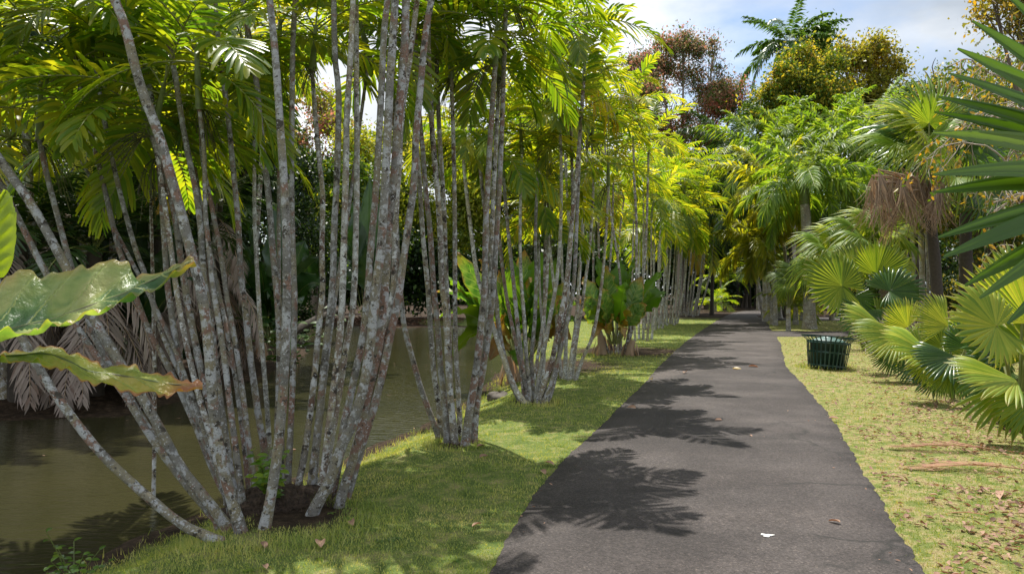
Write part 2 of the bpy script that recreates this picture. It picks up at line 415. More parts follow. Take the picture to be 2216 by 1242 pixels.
# ---------------------------------------------------------------- leaf builders
def strips(mb, base, dr, up, L, W, droop=0.0, S=4, prof='lance', fold=0.15, mat=0, curl=0.0):
    """a batch of ribbon leaves: three points across, S+1 along"""
    base = np.asarray(base, float).reshape(-1, 3); n = len(base)
    dr = unit(np.broadcast_to(dr, (n, 3))); up = np.broadcast_to(up, (n, 3))
    L = np.broadcast_to(np.asarray(L, float), (n,)); W = np.broadcast_to(np.asarray(W, float), (n,))
    droop = np.broadcast_to(np.asarray(droop, float), (n,))
    side = unit(np.cross(dr, up)); nrm = np.cross(side, dr)
    t = np.linspace(0, 1, S + 1)
    if prof == 'lance':   pw = np.minimum(1, t * 6 + 0.25) * np.clip((1 - t) * 1.9, 0.02, 1)
    elif prof == 'blunt': pw = np.minimum(1, t * 5 + 0.2) * np.where(t < 0.75, 1, 1.0 - (t - 0.75) * 2.4)
    elif prof == 'oval':  pw = np.sqrt(np.clip(1 - (2 * t - 1) ** 2, 0.0, 1)) * 0.98 + 0.02
    elif prof == 'grass': pw = 1.02 - t
    elif prof == 'paddle':
        pw = np.clip(np.minimum(t * 5, 1) * np.sqrt(np.clip(1 - np.clip((t - .45) / .56, 0, 1) ** 2.2, 0, 1)), 0.03, 1)
    else: pw = np.asarray(prof)
    ax = base[:, None] + dr[:, None] * (L[:, None] * t)[..., None]
    ax = ax - np.array((0, 0, 1.0)) * (droop[:, None] * L[:, None] * t ** 2)[..., None]
    if isinstance(curl, np.ndarray) or curl:
        ax = ax + side[:, None] * (np.broadcast_to(curl, (n,))[:, None] * L[:, None] * t ** 2)[..., None]
    hw = (W[:, None] * pw[None] / 2)[..., None]
    l_ = ax - side[:, None] * hw + nrm[:, None] * hw * fold * 2
    r_ = ax + side[:, None] * hw + nrm[:, None] * hw * fold * 2
    V = np.stack([l_, ax, r_], 2)
    u = np.stack(np.broadcast_arrays(np.array([0, .5, 1.0])[None, None], t[None, :, None] * np.ones((n, 1, 1))), -1)
    mb.quad_grid(V, mat, u)

def rachis_pts(L, e0, e1, k=14, bend=1.0):
    t = np.linspace(0, 1, k)
    a = e0 + (e1 - e0) * t ** bend
    d = np.stack([np.cos(a), 0 * a, np.sin(a)], 1)
    p = np.concatenate([[np.zeros(3)], np.cumsum((d[1:] + d[:-1]) / 2 * (L / (k - 1)), axis=0)])
    return p, d

def frond(rng, L=1.5, e0=R(60), e1=R(-35), n=22, ll=0.42, lw=0.05, vee=0.35, droop=0.3, t0=0.16, prof='blunt',
          plume=0.0, S=3, rr=0.010, mat=0, rmat=1, swp=(72, 28), end=0.55, side_curve=0.0, gap=0.0):
    mb = MB()
    p, d = rachis_pts(L, e0, e1)
    if side_curve:
        t = np.linspace(0, 1, len(p)); p[:, 1] += side_curve * L * t ** 2
        d = unit(np.gradient(p, axis=0))
    mb.tube(p, np.linspace(rr, rr * 0.35, len(p)), 5, rmat)
    t = np.repeat(np.linspace(t0, 1.0, n), 2) + rng.normal(0, 0.004, 2 * n)
    sg = np.tile([1.0, -1.0], n)
    if gap:
        kp = rng.random(2 * n) > gap; t = t[kp]; sg = sg[kp]
    m = len(t)
    tt = np.clip(t, 0, 0.999) * (len(p) - 1); i = tt.astype(int); f = (tt - i)[:, None]
    b = p[i] * (1 - f) + p[i + 1] * f
    T = unit(d[i] * (1 - f) + d[i + 1] * f)
    sd_ = np.array((0, 1.0, 0)) - T * T[:, 1:2]; sd_ = unit(sd_)
    up = np.cross(T, sd_)
    u = (t - t0) / (1 - t0)
    ang = R(swp[0]) + (R(swp[1]) - R(swp[0])) * u + rng.normal(0, 0.06, m)
    v = vee + rng.normal(0, 0.10, m) + plume * rng.uniform(-1, 1, m)
    out_ = sd_ * (sg * np.cos(v))[:, None] + up * np.sin(v)[:, None]
    dr = T * np.cos(ang)[:, None] + out_ * np.sin(ang)[:, None]
    ln = ll * (0.55 + 0.9 * np.sin(np.clip(u * 0.82 + 0.12, 0, 1) * math.pi) * 0.5) * (1 - (1 - end) * u ** 3) * rng.uniform(0.88, 1.1, m)
    wd = lw * rng.uniform(0.8, 1.15, m)
    upl = up * np.cos(v)[:, None] - sd_ * (sg * np.sin(v))[:, None]
    strips(mb, b, dr, upl, ln, wd, droop * rng.uniform(0.5, 1.4, m), S, prof, 0.16, mat)
    return mb

def palm_crown(rng, k=8, L=1.5, shaft=0.55, shaft_r=0.035, spread=(78, -8), fruit=0, mats=None, sheath=True, **kw):
    """origin at the foot of the crownshaft; fronds spiral out of its top. mats: 0 leaf,1 stalk,2 shaft,3 fruit,4 second leaf"""
    mb = MB()
    if sheath:
        q = np.linspace(0, 1, 6)
        mb.tube(np.stack([0 * q, 0 * q, q * shaft], 1), shaft_r * (1.15 - 0.55 * q), 8, 2)
    az = rng.uniform(0, 6.28)
    for i in range(k):
        u = i / max(1, k - 1)
        e0 = R(spread[0] + (spread[1] - spread[0]) * u ** 0.9 + rng.normal(0, 5))
        bend = R(rng.uniform(50, 85)) * (0.45 + 0.55 * u) + R(10)
        fr = frond(rng, L=L * rng.uniform(0.85, 1.1) * (0.8 if i == 0 else 1), e0=max(e0, R(-20)), e1=e0 - bend,
                   side_curve=rng.uniform(-0.12, 0.12), **kw)
        mb.merge(fr, rotz=az + i * 2.4 + rng.normal(0, 0.15), loc=(0, 0, shaft * (0.98 - 0.25 * u)))
    for j in range(fruit):
        a = rng.uniform(0, 6.28); zz = rng.uniform(-0.05, 0.05)
        for s_ in range(14):
            a2 = a + rng.normal(0, 0.35); l_ = rng.uniform(0.2, 0.42)
            e = rng.uniform(-0.2, 0.9)
            q = np.linspace(0, 1, 5)
            pp = np.stack([np.cos(a2) * l_ * q * math.cos(e), np.sin(a2) * l_ * q * math.cos(e), l_ * math.sin(e) * q - 0.45 * q ** 2 + zz], 1)
            mb.tube(pp, 0.004, 3, 3)
            for b_ in np.linspace(0.35, 1, 7):
                i_ = min(3, int(b_ * 4)); c_ = pp[i_] + (pp[i_ + 1] - pp[i_]) * (b_ * 4 - i_) + rng.normal(0, 0.006, 3)
                o_ = 0.008
                vv = c_ + o_ * np.array([(1, 0, 0), (-1, 0, 0), (0, 1, 0), (0, -1, 0), (0, 0, 1), (0, 0, -1)])
                mb.add(vv, [(0, 2, 4), (2, 1, 4), (1, 3, 4), (3, 0, 4), (2, 0, 5), (1, 2, 5), (3, 1, 5), (0, 3, 5)], 3)
    return mb

def fan_blade(rng, Rr=0.75, n=34, half=R(150), split=0.55, droop=0.25, cup=0.25, mat=0, tipfold=0.28, S=9, wob=0.03, taper=0.5):
    """fan leaf blade: hub at the origin, middle rib along +x, face up +z"""
    mb = MB()
    th = np.linspace(-half, half, n) + rng.normal(0, 0.006, n)
    dth = 2 * half / (n - 1)
    t = np.linspace(0, 1, S + 1)
    ln = Rr * (0.80 + 0.20 * np.cos(th)) * rng.uniform(0.94, 1.04, n)
    full = 2 * math.tan(dth / 2) * 1.02
    sp = split * (1 + rng.normal(0, 0.05, n))
    pw = np.where(t[None] <= sp[:, None], t[None] * full, sp[:, None] * full * np.clip((1 - t[None]) / (1 - sp[:, None]), 0.0, 1) ** taper * 0.94 + 0.004)
    lift = cup * (np.abs(th) / math.pi) ** 1.2
    dr = np.stack([np.cos(th) * np.cos(lift), np.sin(th) * np.cos(lift), np.sin(lift)], 1)
    base = np.zeros((n, 3))
    ax = dr[:, None] * (ln[:, None] * t)[..., None]
    tip = np.clip((t[None] - sp[:, None]) / (1 - sp[:, None]), 0, 1)
    dz = droop * ln[:, None] * (0.25 * t[None] ** 2 + 0.9 * tip ** 2 * rng.uniform(0.4, 1.5, n)[:, None])
    ax = ax - np.array((0, 0, 1.0)) * dz[..., None]
    side = unit(np.cross(dr, (0, 0, 1.0)))
    ax = ax + side[:, None] * (rng.normal(0, wob, n)[:, None] * ln[:, None] * tip ** 2)[..., None]
    nr = np.cross(side, dr)
    hw = (pw * ln[:, None] / 2)[..., None]
    pleat = hw * tipfold * 2.0
    V = np.stack([ax - side[:, None] * hw - nr[:, None] * pleat, ax + nr[:, None] * pleat * 0.6, ax + side[:, None] * hw - nr[:, None] * pleat], 2)
    u = np.stack(np.broadcast_arrays(np.array([0, .5, 1.0])[None, None], t[None, :, None] * np.ones((n, 1, 1))), -1)
    mb.quad_grid(V, mat, u)
    return mb

def rot_merge(dst, src, Rm, loc, mats=None, matoff=0):
    V = np.vstack(src.V) @ np.asarray(Rm).T + np.asarray(loc)
    dst.V.append(V); dst.U.append(np.vstack(src.U))
    for f, m in src.F: dst.F.append((f + dst.n, m + matoff))
    dst.n += len(V)

def frame(x, upv=(0, 0, 1.0), roll=0.0):
    x = unit(x); y = unit(np.cross(upv, x)); z = np.cross(x, y)
    if roll:
        y, z = y * math.cos(roll) + z * math.sin(roll), z * math.cos(roll) - y * math.sin(roll)
    return np.stack([x, y, z], 1)

def fan_leaf(rng, stalk=1.0, Rr=0.7, e0=R(70), e1=R(20), face=R(-35), roll=0.0, mat=0, rmat=1, sr=0.011, **kw):
    """stalk from the origin, blade at its end pitched by 'face' """
    mb = MB()
    p, d = rachis_pts(stalk, e0, e1, 10)
    mb.tube(p, np.linspace(sr * 1.5, sr * 0.8, 10), 5, rmat)
    bl = fan_blade(rng, Rr, mat=mat, **kw)
    x = np.array((math.cos(face), 0.0, math.sin(face)))
    rot_merge(mb, bl, frame(x, (0, 0, 1.0) if abs(x[2]) < 0.95 else (-1.0, 0, 0), roll), p[-1])
    return mb

def leaf_cloud(mb, rng, centers, radii, n, size, mat=0, kind='rhomb', flat=0.75, up_bias=0.5, shell=0.55, mats2=None, frac2=0.0, asp=0.45):
    """many small leaves spread through ellipsoidal clumps"""
    centers = np.asarray(centers, float).reshape(-1, 3); radii = np.broadcast_to(np.asarray(radii, float), (len(centers),))
    wgt = radii ** 2; wgt = wgt / wgt.sum()
    ci = rng.choice(len(centers), n, p=wgt)
    d = unit(rng.normal(0, 1, (n, 3)))
    rr = radii[ci] * (shell + (1 - shell) * rng.random(n) ** 0.6) * rng.uniform(0.75, 1.12, n)
    pos = centers[ci] + d * rr[:, None] * np.array((1, 1, flat))
    # leaves gather on twigs: pull some towards random anchor points
    na = max(8, n // 14); an = pos[rng.integers(0, n, na)]
    ai = rng.integers(0, na, n)
    msk = rng.random(n) < 0.6
    pos[msk] = an[ai[msk]] + rng.normal(0, 1, (msk.sum(), 3)) * size * 1.8
    dr = unit(rng.normal(0, 1, (n, 3)) + d * 0.5 - np.array((0, 0, 0.35)))
    up = unit(rng.normal(0, 1, (n, 3)) * (1 - up_bias) + np.array((0, 0, 1.0)) * up_bias)
    L = size * rng.uniform(0.6, 1.35, n)
    side = unit(np.cross(dr, up))
    hw = (L * asp / 2)[:, None]
    a = pos; c = pos + dr * L[:, None]; m_ = pos + dr * (L * 0.45)[:, None]
    V = np.stack([a, m_ + side * hw, c, m_ - side * hw], 1).reshape(-1, 3)
    q = np.arange(n * 4).reshape(-1, 4)
    if frac2:
        sel = rng.random(n) < frac2
        mb.add(V, q[~sel], mat); mb.F.append((q[sel] + mb.n - len(V), mats2))
    else:
        mb.add(V, q, mat)

def in_poly(x, y, poly):
    poly = np.asarray(poly); ins = np.zeros(x.shape, bool); k = len(poly); j = k - 1
    for i in range(k):
        xi, yi = poly[i]; xj, yj = poly[j]
        c = ((yi > y) != (yj > y)) & (x < (xj - xi) * (y - yi) / (yj - yi + 1e-12) + xi)
        ins ^= c; j = i
    return ins

def poly_dist(x, y, poly):
    poly = np.asarray(poly); best = np.full(x.shape, 1e9); k = len(poly)
    for i in range(k):
        a = poly[i]; b = poly[(i + 1) % k]; ab = b - a
        t = np.clip(((x - a[0]) * ab[0] + (y - a[1]) * ab[1]) / (ab @ ab), 0, 1)
        best = np.minimum(best, np.hypot(x - a[0] - t * ab[0], y - a[1] - t * ab[1]))
    return best
# ---------------------------------------------------------------- the setting: ground, pond, paths, lawns
rg = np.random.default_rng(11)
WL = -0.35
POND = np.array([(-14, 1.2), (-7.5, 2.2), (-5.0, 3.3), (-3.6, 4.35), (-3.0, 5.0), (-2.62, 6.1), (-2.25, 7.2), (-1.80, 8.5), (-1.15, 10.6),
                 (-0.60, 13.3), (-0.2, 17), (0.3, 22), (1.2, 28), (0.6, 36), (-1.0, 41), (-3.5, 44.5), (-8, 45), (-12.5, 44.0),
                 (-11.5, 36), (-8.4, 29), (-6.6, 23), (-6.1, 18), (-6.1, 14), (-6.4, 11.9), (-9, 11.3), (-13, 11.4), (-19, 9.5), (-22, 5)])
LEFT = [(-3.4, -14), (-2.3, -8), (-1.5, -3.2), (-0.85, 0.2)] + [tuple(G(x, y)[:2]) for x, y in
        [(1055, 1242), (1115, 1130), (1215, 1000), (1310, 910), (1390, 832), (1440, 778), (1500, 727), (1558, 690), (1592, 676)]] + [(25, 75), (40, 100)]
RIGHT = [(-0.8, -14), (0.3, -8), (0.95, -3.2), (1.45, 0.2)] + [tuple(G(x, y)[:2]) for x, y in
        [(2005, 1242), (1905, 1080), (1830, 950), (1752, 845), (1703, 792), (1688, 740), (1668, 712), (1662, 700), (1650, 680)]] + [(30.5, 75), (47, 100)]
lc = smooth_path(LEFT, 700); rc = smooth_path(RIGHT, 700)
def ragged(c, amp, seed):
    r = np.random.default_rng(seed)
    s = np.concatenate([[0], np.cumsum(np.hypot(*np.diff(c[:, :2], axis=0).T))])
    o = sum(a * np.sin(s * k + r.uniform(0, 6)) for a, k in ((.4, 1.3), (.25, 4.3), (.2, 11.1), (.2, 23.0), (.15, 41.0)))
    return c + np.stack([o * amp, 0 * o], 1)
lc = ragged(lc, 0.022, 1); rc = ragged(rc, 0.04, 2)
PATHPOLY = np.vstack([lc[::3], rc[::-3]])

xs = np.concatenate([-np.geomspace(900, 24, 14), np.arange(-22, -3.6, 0.45), np.arange(-3.6, 9, 0.11), np.arange(9, 26, 0.5), np.geomspace(26.5, 900, 14)])
ys = np.concatenate([[-60, -30, -12, -4], np.arange(0, 3.5, 0.5), np.arange(3.5, 15, 0.12), np.arange(15, 50, 0.35), np.geomspace(50.5, 1500, 22)])
X, Y = np.meshgrid(xs, ys, indexing='ij')
ins = in_poly(X, Y, POND); d = poly_dist(X, Y, POND)
s = np.where(ins, -d, d)
def sm(a, b, x):
    t = np.clip((x - a) / (b - a), 0, 1); return t * t * (3 - 2 * t)
Z = np.where(s > 0, WL + 0.03 + (0.32) * sm(0.0, 1.15, s), WL + 0.03 - 1.0 * sm(0, 2.5, -s))
bump = 0.012 * np.sin(X * 3.1 + np.sin(Y * 2.3)) * np.sin(Y * 2.7 + 1) + 0.006 * np.sin(X * 9 + Y * 7)
inp = in_poly(X, Y, PATHPOLY); dp = poly_dist(X, Y, PATHPOLY)
Z = Z + bump * np.where(inp, 0, np.clip(dp * 2 - 0.2, 0, 1)) + np.where(inp, -0.012, 0.0)
def ground_z(x, y):
    i = int(np.clip(np.searchsorted(xs, x) - 1, 0, len(xs) - 2)); j = int(np.clip(np.searchsorted(ys, y) - 1, 0, len(ys) - 2))
    return float(Z[i:i + 2, j:j + 2].mean())
mb = MB(); mb.quad_grid(np.stack([X, Y, Z], -1)[:, ::-1])   # reversed so the faces look up

# which part is green lawn, dry lawn or bare earth under trees
rightside = (X > np.interp(Y, rc[:, 1], rc[:, 0]) - 0.3)
earth = np.maximum(sm(44, 50, Y), sm(0.0, 1.2, X - (4.6 + 0.42 * Y)) * (Y < 24)) 
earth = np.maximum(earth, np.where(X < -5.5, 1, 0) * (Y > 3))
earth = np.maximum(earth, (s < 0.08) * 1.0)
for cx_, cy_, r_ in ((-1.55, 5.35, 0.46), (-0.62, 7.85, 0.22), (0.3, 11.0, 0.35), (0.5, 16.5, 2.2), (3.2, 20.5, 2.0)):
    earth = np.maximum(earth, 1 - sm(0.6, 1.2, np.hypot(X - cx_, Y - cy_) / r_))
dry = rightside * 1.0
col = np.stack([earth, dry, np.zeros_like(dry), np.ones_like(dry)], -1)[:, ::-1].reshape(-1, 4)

m, n, l = newmat('lawn_and_earth')
at = n.new('ShaderNodeVertexColor'); at.layer_name = 'zone'
sp = n.new('ShaderNodeSeparateColor'); l(at.outputs[0], sp.inputs[0])
tc = n.new('ShaderNodeTexCoord')
def nzr(scale, det, stops, dist=0.0):
    z = n.new('ShaderNodeTexNoise'); z.inputs['Scale'].default_value = scale; z.inputs['Detail'].default_value = det; z.inputs['Distortion'].default_value = dist
    z.inputs['Roughness'].default_value = 0.65
    l(tc.outputs['Object'], z.inputs['Vector']); r = ramp(n, stops); l(z.outputs['Fac'], r.inputs[0]); return r.outputs[0], z.outputs['Fac']
gl, f1 = nzr(5, 12, [(0.3, (0.08, 0.13, 0.03)), (0.5, (0.17, 0.22, 0.06)), (0.66, (0.34, 0.31, 0.13))])
gd, f2 = nzr(7, 12, [(0.3, (0.10, 0.16, 0.035)), (0.46, (0.21, 0.24, 0.07)), (0.57, (0.40, 0.33, 0.16)), (0.66, (0.22, 0.14, 0.08))])
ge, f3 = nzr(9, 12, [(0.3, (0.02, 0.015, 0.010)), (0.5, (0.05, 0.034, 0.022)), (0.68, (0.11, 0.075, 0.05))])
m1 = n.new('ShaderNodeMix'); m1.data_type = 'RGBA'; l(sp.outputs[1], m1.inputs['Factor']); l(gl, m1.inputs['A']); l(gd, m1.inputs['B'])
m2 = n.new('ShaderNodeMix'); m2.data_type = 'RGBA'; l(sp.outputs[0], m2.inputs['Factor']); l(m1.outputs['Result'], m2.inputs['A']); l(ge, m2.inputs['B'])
fz, f4 = nzr(70, 6, [(0.35, (0.45, 0.45, 0.45)), (0.65, (1.2, 1.2, 1.2))])
m3 = n.new('ShaderNodeMix'); m3.data_type = 'RGBA'; m3.blend_type = 'MULTIPLY'; m3.inputs['Factor'].default_value = 0.8
l(m2.outputs['Result'], m3.inputs['A']); l(fz, m3.inputs['B'])
p = n.new('ShaderNodeBsdfPrincipled'); p.inputs['Roughness'].default_value = 0.95; p.inputs['Specular IOR Level'].default_value = 0.1
l(m3.outputs['Result'], p.inputs['Base Color'])
b = n.new('ShaderNodeBump'); b.inputs['Strength'].default_value = 0.9; b.inputs['Distance'].default_value = 0.03
l(f4, b.inputs['Height']); l(b.outputs[0], p.inputs['Normal'])
o_ = n.new('ShaderNodeOutputMaterial'); l(p.outputs[0], o_.inputs['Surface'])
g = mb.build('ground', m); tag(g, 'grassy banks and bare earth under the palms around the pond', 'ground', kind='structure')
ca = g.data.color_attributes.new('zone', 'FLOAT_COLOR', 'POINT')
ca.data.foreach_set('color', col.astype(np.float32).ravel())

# pond water: muddy green, softly rippled
m, n, l = newmat('muddy_pond_water')
tc = n.new('ShaderNodeTexCoord')
mpn = n.new('ShaderNodeMapping'); mpn.inputs['Scale'].default_value = (1.6, 5.5, 1)
l(tc.outputs['Object'], mpn.inputs[0])
z1 = n.new('ShaderNodeTexNoise'); z1.inputs['Scale'].default_value = 2.6; z1.inputs['Detail'].default_value = 5; l(mpn.outputs[0], z1.inputs['Vector'])
z2 = n.new('ShaderNodeTexNoise'); z2.inputs['Scale'].default_value = 0.35; z2.inputs['Detail'].default_value = 3; l(tc.outputs['Object'], z2.inputs['Vector'])
r = ramp(n, [(0.35, (0.026, 0.026, 0.011)), (0.65, (0.037, 0.035, 0.014))]); l(z2.outputs['Fac'], r.inputs[0])
p = n.new('ShaderNodeBsdfPrincipled'); p.inputs['Roughness'].default_value = 0.07; p.inputs['IOR'].default_value = 1.33
l(r.outputs[0], p.inputs['Base Color'])
b = n.new('ShaderNodeBump'); b.inputs['Strength'].default_value = 0.4; b.inputs['Distance'].default_value = 0.03
l(z1.outputs['Fac'], b.inputs['Height']); l(b.outputs[0], p.inputs['Normal'])
o_ = n.new('ShaderNodeOutputMaterial'); l(p.outputs[0], o_.inputs['Surface'])
mb = MB(); gx, gy = np.meshgrid(np.linspace(-26, 5, 30), np.linspace(0, 50, 40), indexing='ij')
mb.quad_grid(np.stack([gx, gy, 0 * gx + WL], -1)[:, ::-1])
wt = mb.build('water', m); tag(wt, 'still muddy green pond behind the palm clumps', 'pond', kind='structure')

# asphalt
def asphalt(name, a, b_):
    m, n, l = newmat(name)
    tc = n.new('ShaderNodeTexCoord')
    def nz(scale, det, off=0):
        z = n.new('ShaderNodeTexNoise'); z.inputs['Scale'].default_value = scale; z.inputs['Detail'].default_value = det; z.inputs['Roughness'].default_value = .6
        l(tc.outputs['Object'], z.inputs['Vector']); return z.outputs['Fac']
    r = ramp(n, [(0.30, tuple(v * .8 for v in a)), (0.45, a), (0.6, b_), (0.72, tuple(v * 1.2 for v in b_))]); l(nz(0.8, 8), r.inputs[0])
    v = n.new('ShaderNodeTexVoronoi'); v.inputs['Scale'].default_value = 120; l(tc.outputs['Object'], v.inputs['Vector'])
    sp = n.new('ShaderNodeSeparateColor'); l(v.outputs['Color'], sp.inputs[0])
    rr = ramp(n, [(0.0, (0.42, 0.41, 0.40)), (0.72, (0.95, 0.94, 0.92)), (0.93, (1.25, 1.22, 1.18)), (1.0, (2.1, 2.0, 1.8))]); l(sp.outputs[0], rr.inputs[0])
    x = n.new('ShaderNodeMix'); x.data_type = 'RGBA'; x.blend_type = 'MULTIPLY'; x.inputs['Factor'].default_value = 0.75
    l(r.outputs[0], x.inputs['A']); l(rr.outputs[0], x.inputs['B'])
    f = nz(45, 5); r2 = ramp(n, [(0.36, (0.62, 0.60, 0.58)), (0.60, (1.12, 1.12, 1.12))]); l(f, r2.inputs[0])
    y = n.new('ShaderNodeMix'); y.data_type = 'RGBA'; y.blend_type = 'MULTIPLY'; y.inputs['Factor'].default_value = 1
    l(x.outputs['Result'], y.inputs['A']); l(r2.outputs[0], y.inputs['B'])
    # bands left across the path by the roller
    mb_ = n.new('ShaderNodeMapping'); mb_.inputs['Scale'].default_value = (0.12, 1.5, 1); l(tc.outputs['Object'], mb_.inputs[0])
    zb = n.new('ShaderNodeTexNoise'); zb.inputs['Scale'].default_value = 1.0; zb.inputs['Detail'].default_value = 5; l(mb_.outputs[0], zb.inputs['Vector'])
    rb_ = ramp(n, [(0.38, (0.84, 0.84, 0.84)), (0.5, (1, 1, 1)), (0.62, (1.14, 1.13, 1.12))]); l(zb.outputs['Fac'], rb_.inputs[0])
    yb = n.new('ShaderNodeMix'); yb.data_type = 'RGBA'; yb.blend_type = 'MULTIPLY'; yb.inputs['Factor'].default_value = 1
    l(y.outputs['Result'], yb.inputs['A']); l(rb_.outputs[0], yb.inputs['B']); y = yb
    # fine cracks
    vc = n.new('ShaderNodeTexVoronoi'); vc.feature = 'DISTANCE_TO_EDGE'; vc.inputs['Scale'].default_value = 0.55
    dv = n.new('ShaderNodeVectorMath'); dv.operation = 'MULTIPLY_ADD'
    zc = n.new('ShaderNodeTexNoise'); zc.inputs['Scale'].default_value = 2.2; zc.inputs['Detail'].default_value = 8
    l(tc.outputs['Object'], zc.inputs['Vector']); l(zc.outputs['Color'], dv.inputs[0]); dv.inputs[1].default_value = (0.9, 0.9, 0); l(tc.outputs['Object'], dv.inputs[2])
    l(dv.outputs[0], vc.inputs['Vector'])
    cm = n.new('ShaderNodeMapRange'); cm.inputs[1].default_value = 0.0; cm.inputs[2].default_value = 0.016; cm.inputs[3].default_value = 1; cm.inputs[4].default_value = 0
    l(vc.outputs['Distance'], cm.inputs[0])
    gate = n.new('ShaderNodeMapRange'); gate.inputs[1].default_value = 0.50; gate.inputs[2].default_value = 0.56; l(nz(0.5, 3), gate.inputs[0])
    mm = n.new('ShaderNodeMath'); mm.operation = 'MULTIPLY'; l(cm.outputs[0], mm.inputs[0]); l(gate.outputs[0], mm.inputs[1])
    k = n.new('ShaderNodeMix'); k.data_type = 'RGBA'; l(mm.outputs[0], k.inputs['Factor']); l(y.outputs['Result'], k.inputs['A']); k.inputs['B'].default_value = (0.02, 0.018, 0.016, 1)
    p = n.new('ShaderNodeBsdfPrincipled'); p.inputs['Roughness'].default_value = 0.82; p.inputs['Specular IOR Level'].default_value = 0.35
    l(k.outputs['Result'], p.inputs['Base Color'])
    b = n.new('ShaderNodeBump'); b.inputs['Strength'].default_value = 0.8; b.inputs['Distance'].default_value = 0.006
    ad = n.new('ShaderNodeMath'); ad.operation = 'ADD'; l(v.outputs['Distance'], ad.inputs[0]); l(f, ad.inputs[1])
    l(ad.outputs[0], b.inputs['Height']); l(b.outputs[0], p.inputs['Normal'])
    o_ = n.new('ShaderNodeOutputMaterial'); l(p.outputs[0], o_.inputs['Surface'])
    return m
ASPH = asphalt('dark_asphalt', (0.050, 0.042, 0.040), (0.078, 0.067, 0.064))
ASPH2 = asphalt('older_asphalt', (0.064, 0.053, 0.049), (0.092, 0.078, 0.073))
def ribbon_sheet(name, lcv, rcv, z0, crown, mat, k=9, seed=0):
    mb = MB(); r = np.random.default_rng(seed)
    t = np.concatenate([[0], np.linspace(.006, .994, k), [1]])
    pts = lcv[:, None] * (1 - t)[None, :, None] + rcv[:, None] * t[None, :, None]
    z = z0 + crown * (4 * t * (1 - t))[None] + 0.004 * np.sin(pts[..., 1] * 1.3) * (4 * t * (1 - t))[None]
    z[:, 0] = z0 - 0.03; z[:, -1] = z0 - 0.03
    V = np.concatenate([pts, z[..., None]], -1)
    V[:, 0, 0] -= 0.01; V[:, -1, 0] += 0.01
    mb.quad_grid(V)
    return mb.build(name, mat)
seam = int(np.argmin(abs(lc[:, 1] - 13.6)))
tag(ribbon_sheet('path', lc[:seam + 1], rc[:seam + 1], 0.008, 0.028, ASPH), 'dark asphalt footpath running from the foreground away between lawn edges', 'path', kind='structure')
tag(ribbon_sheet('path', lc[seam:], rc[seam:], 0.003, 0.025, ASPH2), 'older paler stretch of asphalt footpath beyond the seam, bending right', 'path', kind='structure')
e1 = np.stack([np.linspace(9.0, 70, 60), 27.3 + 0.25 * np.sin(np.linspace(0, 9, 60))], 1)
e2 = np.stack([np.linspace(9.8, 70, 60), 31.0 + 0.25 * np.sin(np.linspace(1, 8, 60))], 1)
tag(ribbon_sheet('path', e2, e1, 0.012, 0.02, ASPH2), 'side path branching right behind the litter bin', 'path', kind='structure')
e1 = np.stack([np.linspace(14.5, 90, 60), 43.5 + 0.3 * np.sin(np.linspace(0, 9, 60))], 1)
e2 = np.stack([np.linspace(15.5, 90, 60), 49 + 0.3 * np.sin(np.linspace(1, 8, 60))], 1)
tag(ribbon_sheet('path', e2, e1, 0.012, 0.02, ASPH2), 'far side path branching right beyond the thick grey trunk', 'path', kind='structure')

# mown grass: blades
def scatter(nn, y0, y1, half, xlo=-1e9, xhi=1e9, seed=0):
    r = np.random.default_rng(seed)
    y = y0 * np.exp(r.random(nn) * math.log(y1 / y0)); x = (r.random(nn) * 2 - 1) * half * y
    k = (x > xlo) & (x < xhi); return x[k], y[k], r
def zof(x, y):
    i = np.clip(np.searchsorted(xs, x) - 1, 0, len(xs) - 2); j = np.clip(np.searchsorted(ys, y) - 1, 0, len(ys) - 2)
    fx = (x - xs[i]) / (xs[i + 1] - xs[i]); fy = (y - ys[j]) / (ys[j + 1] - ys[j])
    return (Z[i, j] * (1 - fx) * (1 - fy) + Z[i + 1, j] * fx * (1 - fy) + Z[i, j + 1] * (1 - fx) * fy + Z[i + 1, j + 1] * fx * fy)
def fl(x, y, a): return sum(np.sin(x * k + a + i) * np.sin(y * k * 1.1 + 2 * a + i) for i, k in enumerate((1.7, 3.9, 7.3))) / 3
def blades(name, x, y, r, h, w, mat, label, lean=0.5):
    z = zof(x, y); nn = len(x)
    sc_ = 0.75 + y / 9.0
    hh = h * np.minimum(sc_, 3) ** 0.6 * r.uniform(0.4, 1.25, nn) * (1 + 0.5 * fl(x, y, 1.0)); ww = w * sc_ * r.uniform(0.7, 1.3, nn)
    a = r.uniform(0, 6.283, nn); b = r.uniform(0, 6.283, nn); ln = np.abs(r.normal(0, lean, nn))
    base = np.stack([x, y, z - 0.004], 1); sd_ = np.stack([np.cos(a), np.sin(a), 0 * a], 1) * (ww / 2)[:, None]
    tip = base + np.stack([np.cos(b) * np.sin(ln), np.sin(b) * np.sin(ln), np.cos(ln)], 1) * hh[:, None]
    V = np.stack([base - sd_, base + sd_, tip], 1).reshape(-1, 3)
    mb = MB(); mb.add(V, np.arange(nn * 3).reshape(-1, 3)); 
    return tag(mb.build(name, mat), label, 'grass', kind='stuff')
def off_path(x, y, d=0.02):
    i = in_poly(x, y, PATHPOLY); return ~i
x, y, r = scatter(520000, 3.5, 46, 0.86, -7, 25, 3)
ex = np.interp(y, lc[:, 1], lc[:, 0]); rx = np.interp(y, rc[:, 1], rc[:, 0])
lo = (x < ex + 0.01 + 0.06 * r.random(len(x)) ** 3 * np.clip(fl(x * 3, y * 3, 5.0) * 3 + .8, 0, 2)) & (x > -5.4)
pd = poly_dist(x[lo], y[lo], POND) * np.where(in_poly(x[lo], y[lo], POND), -1, 1)
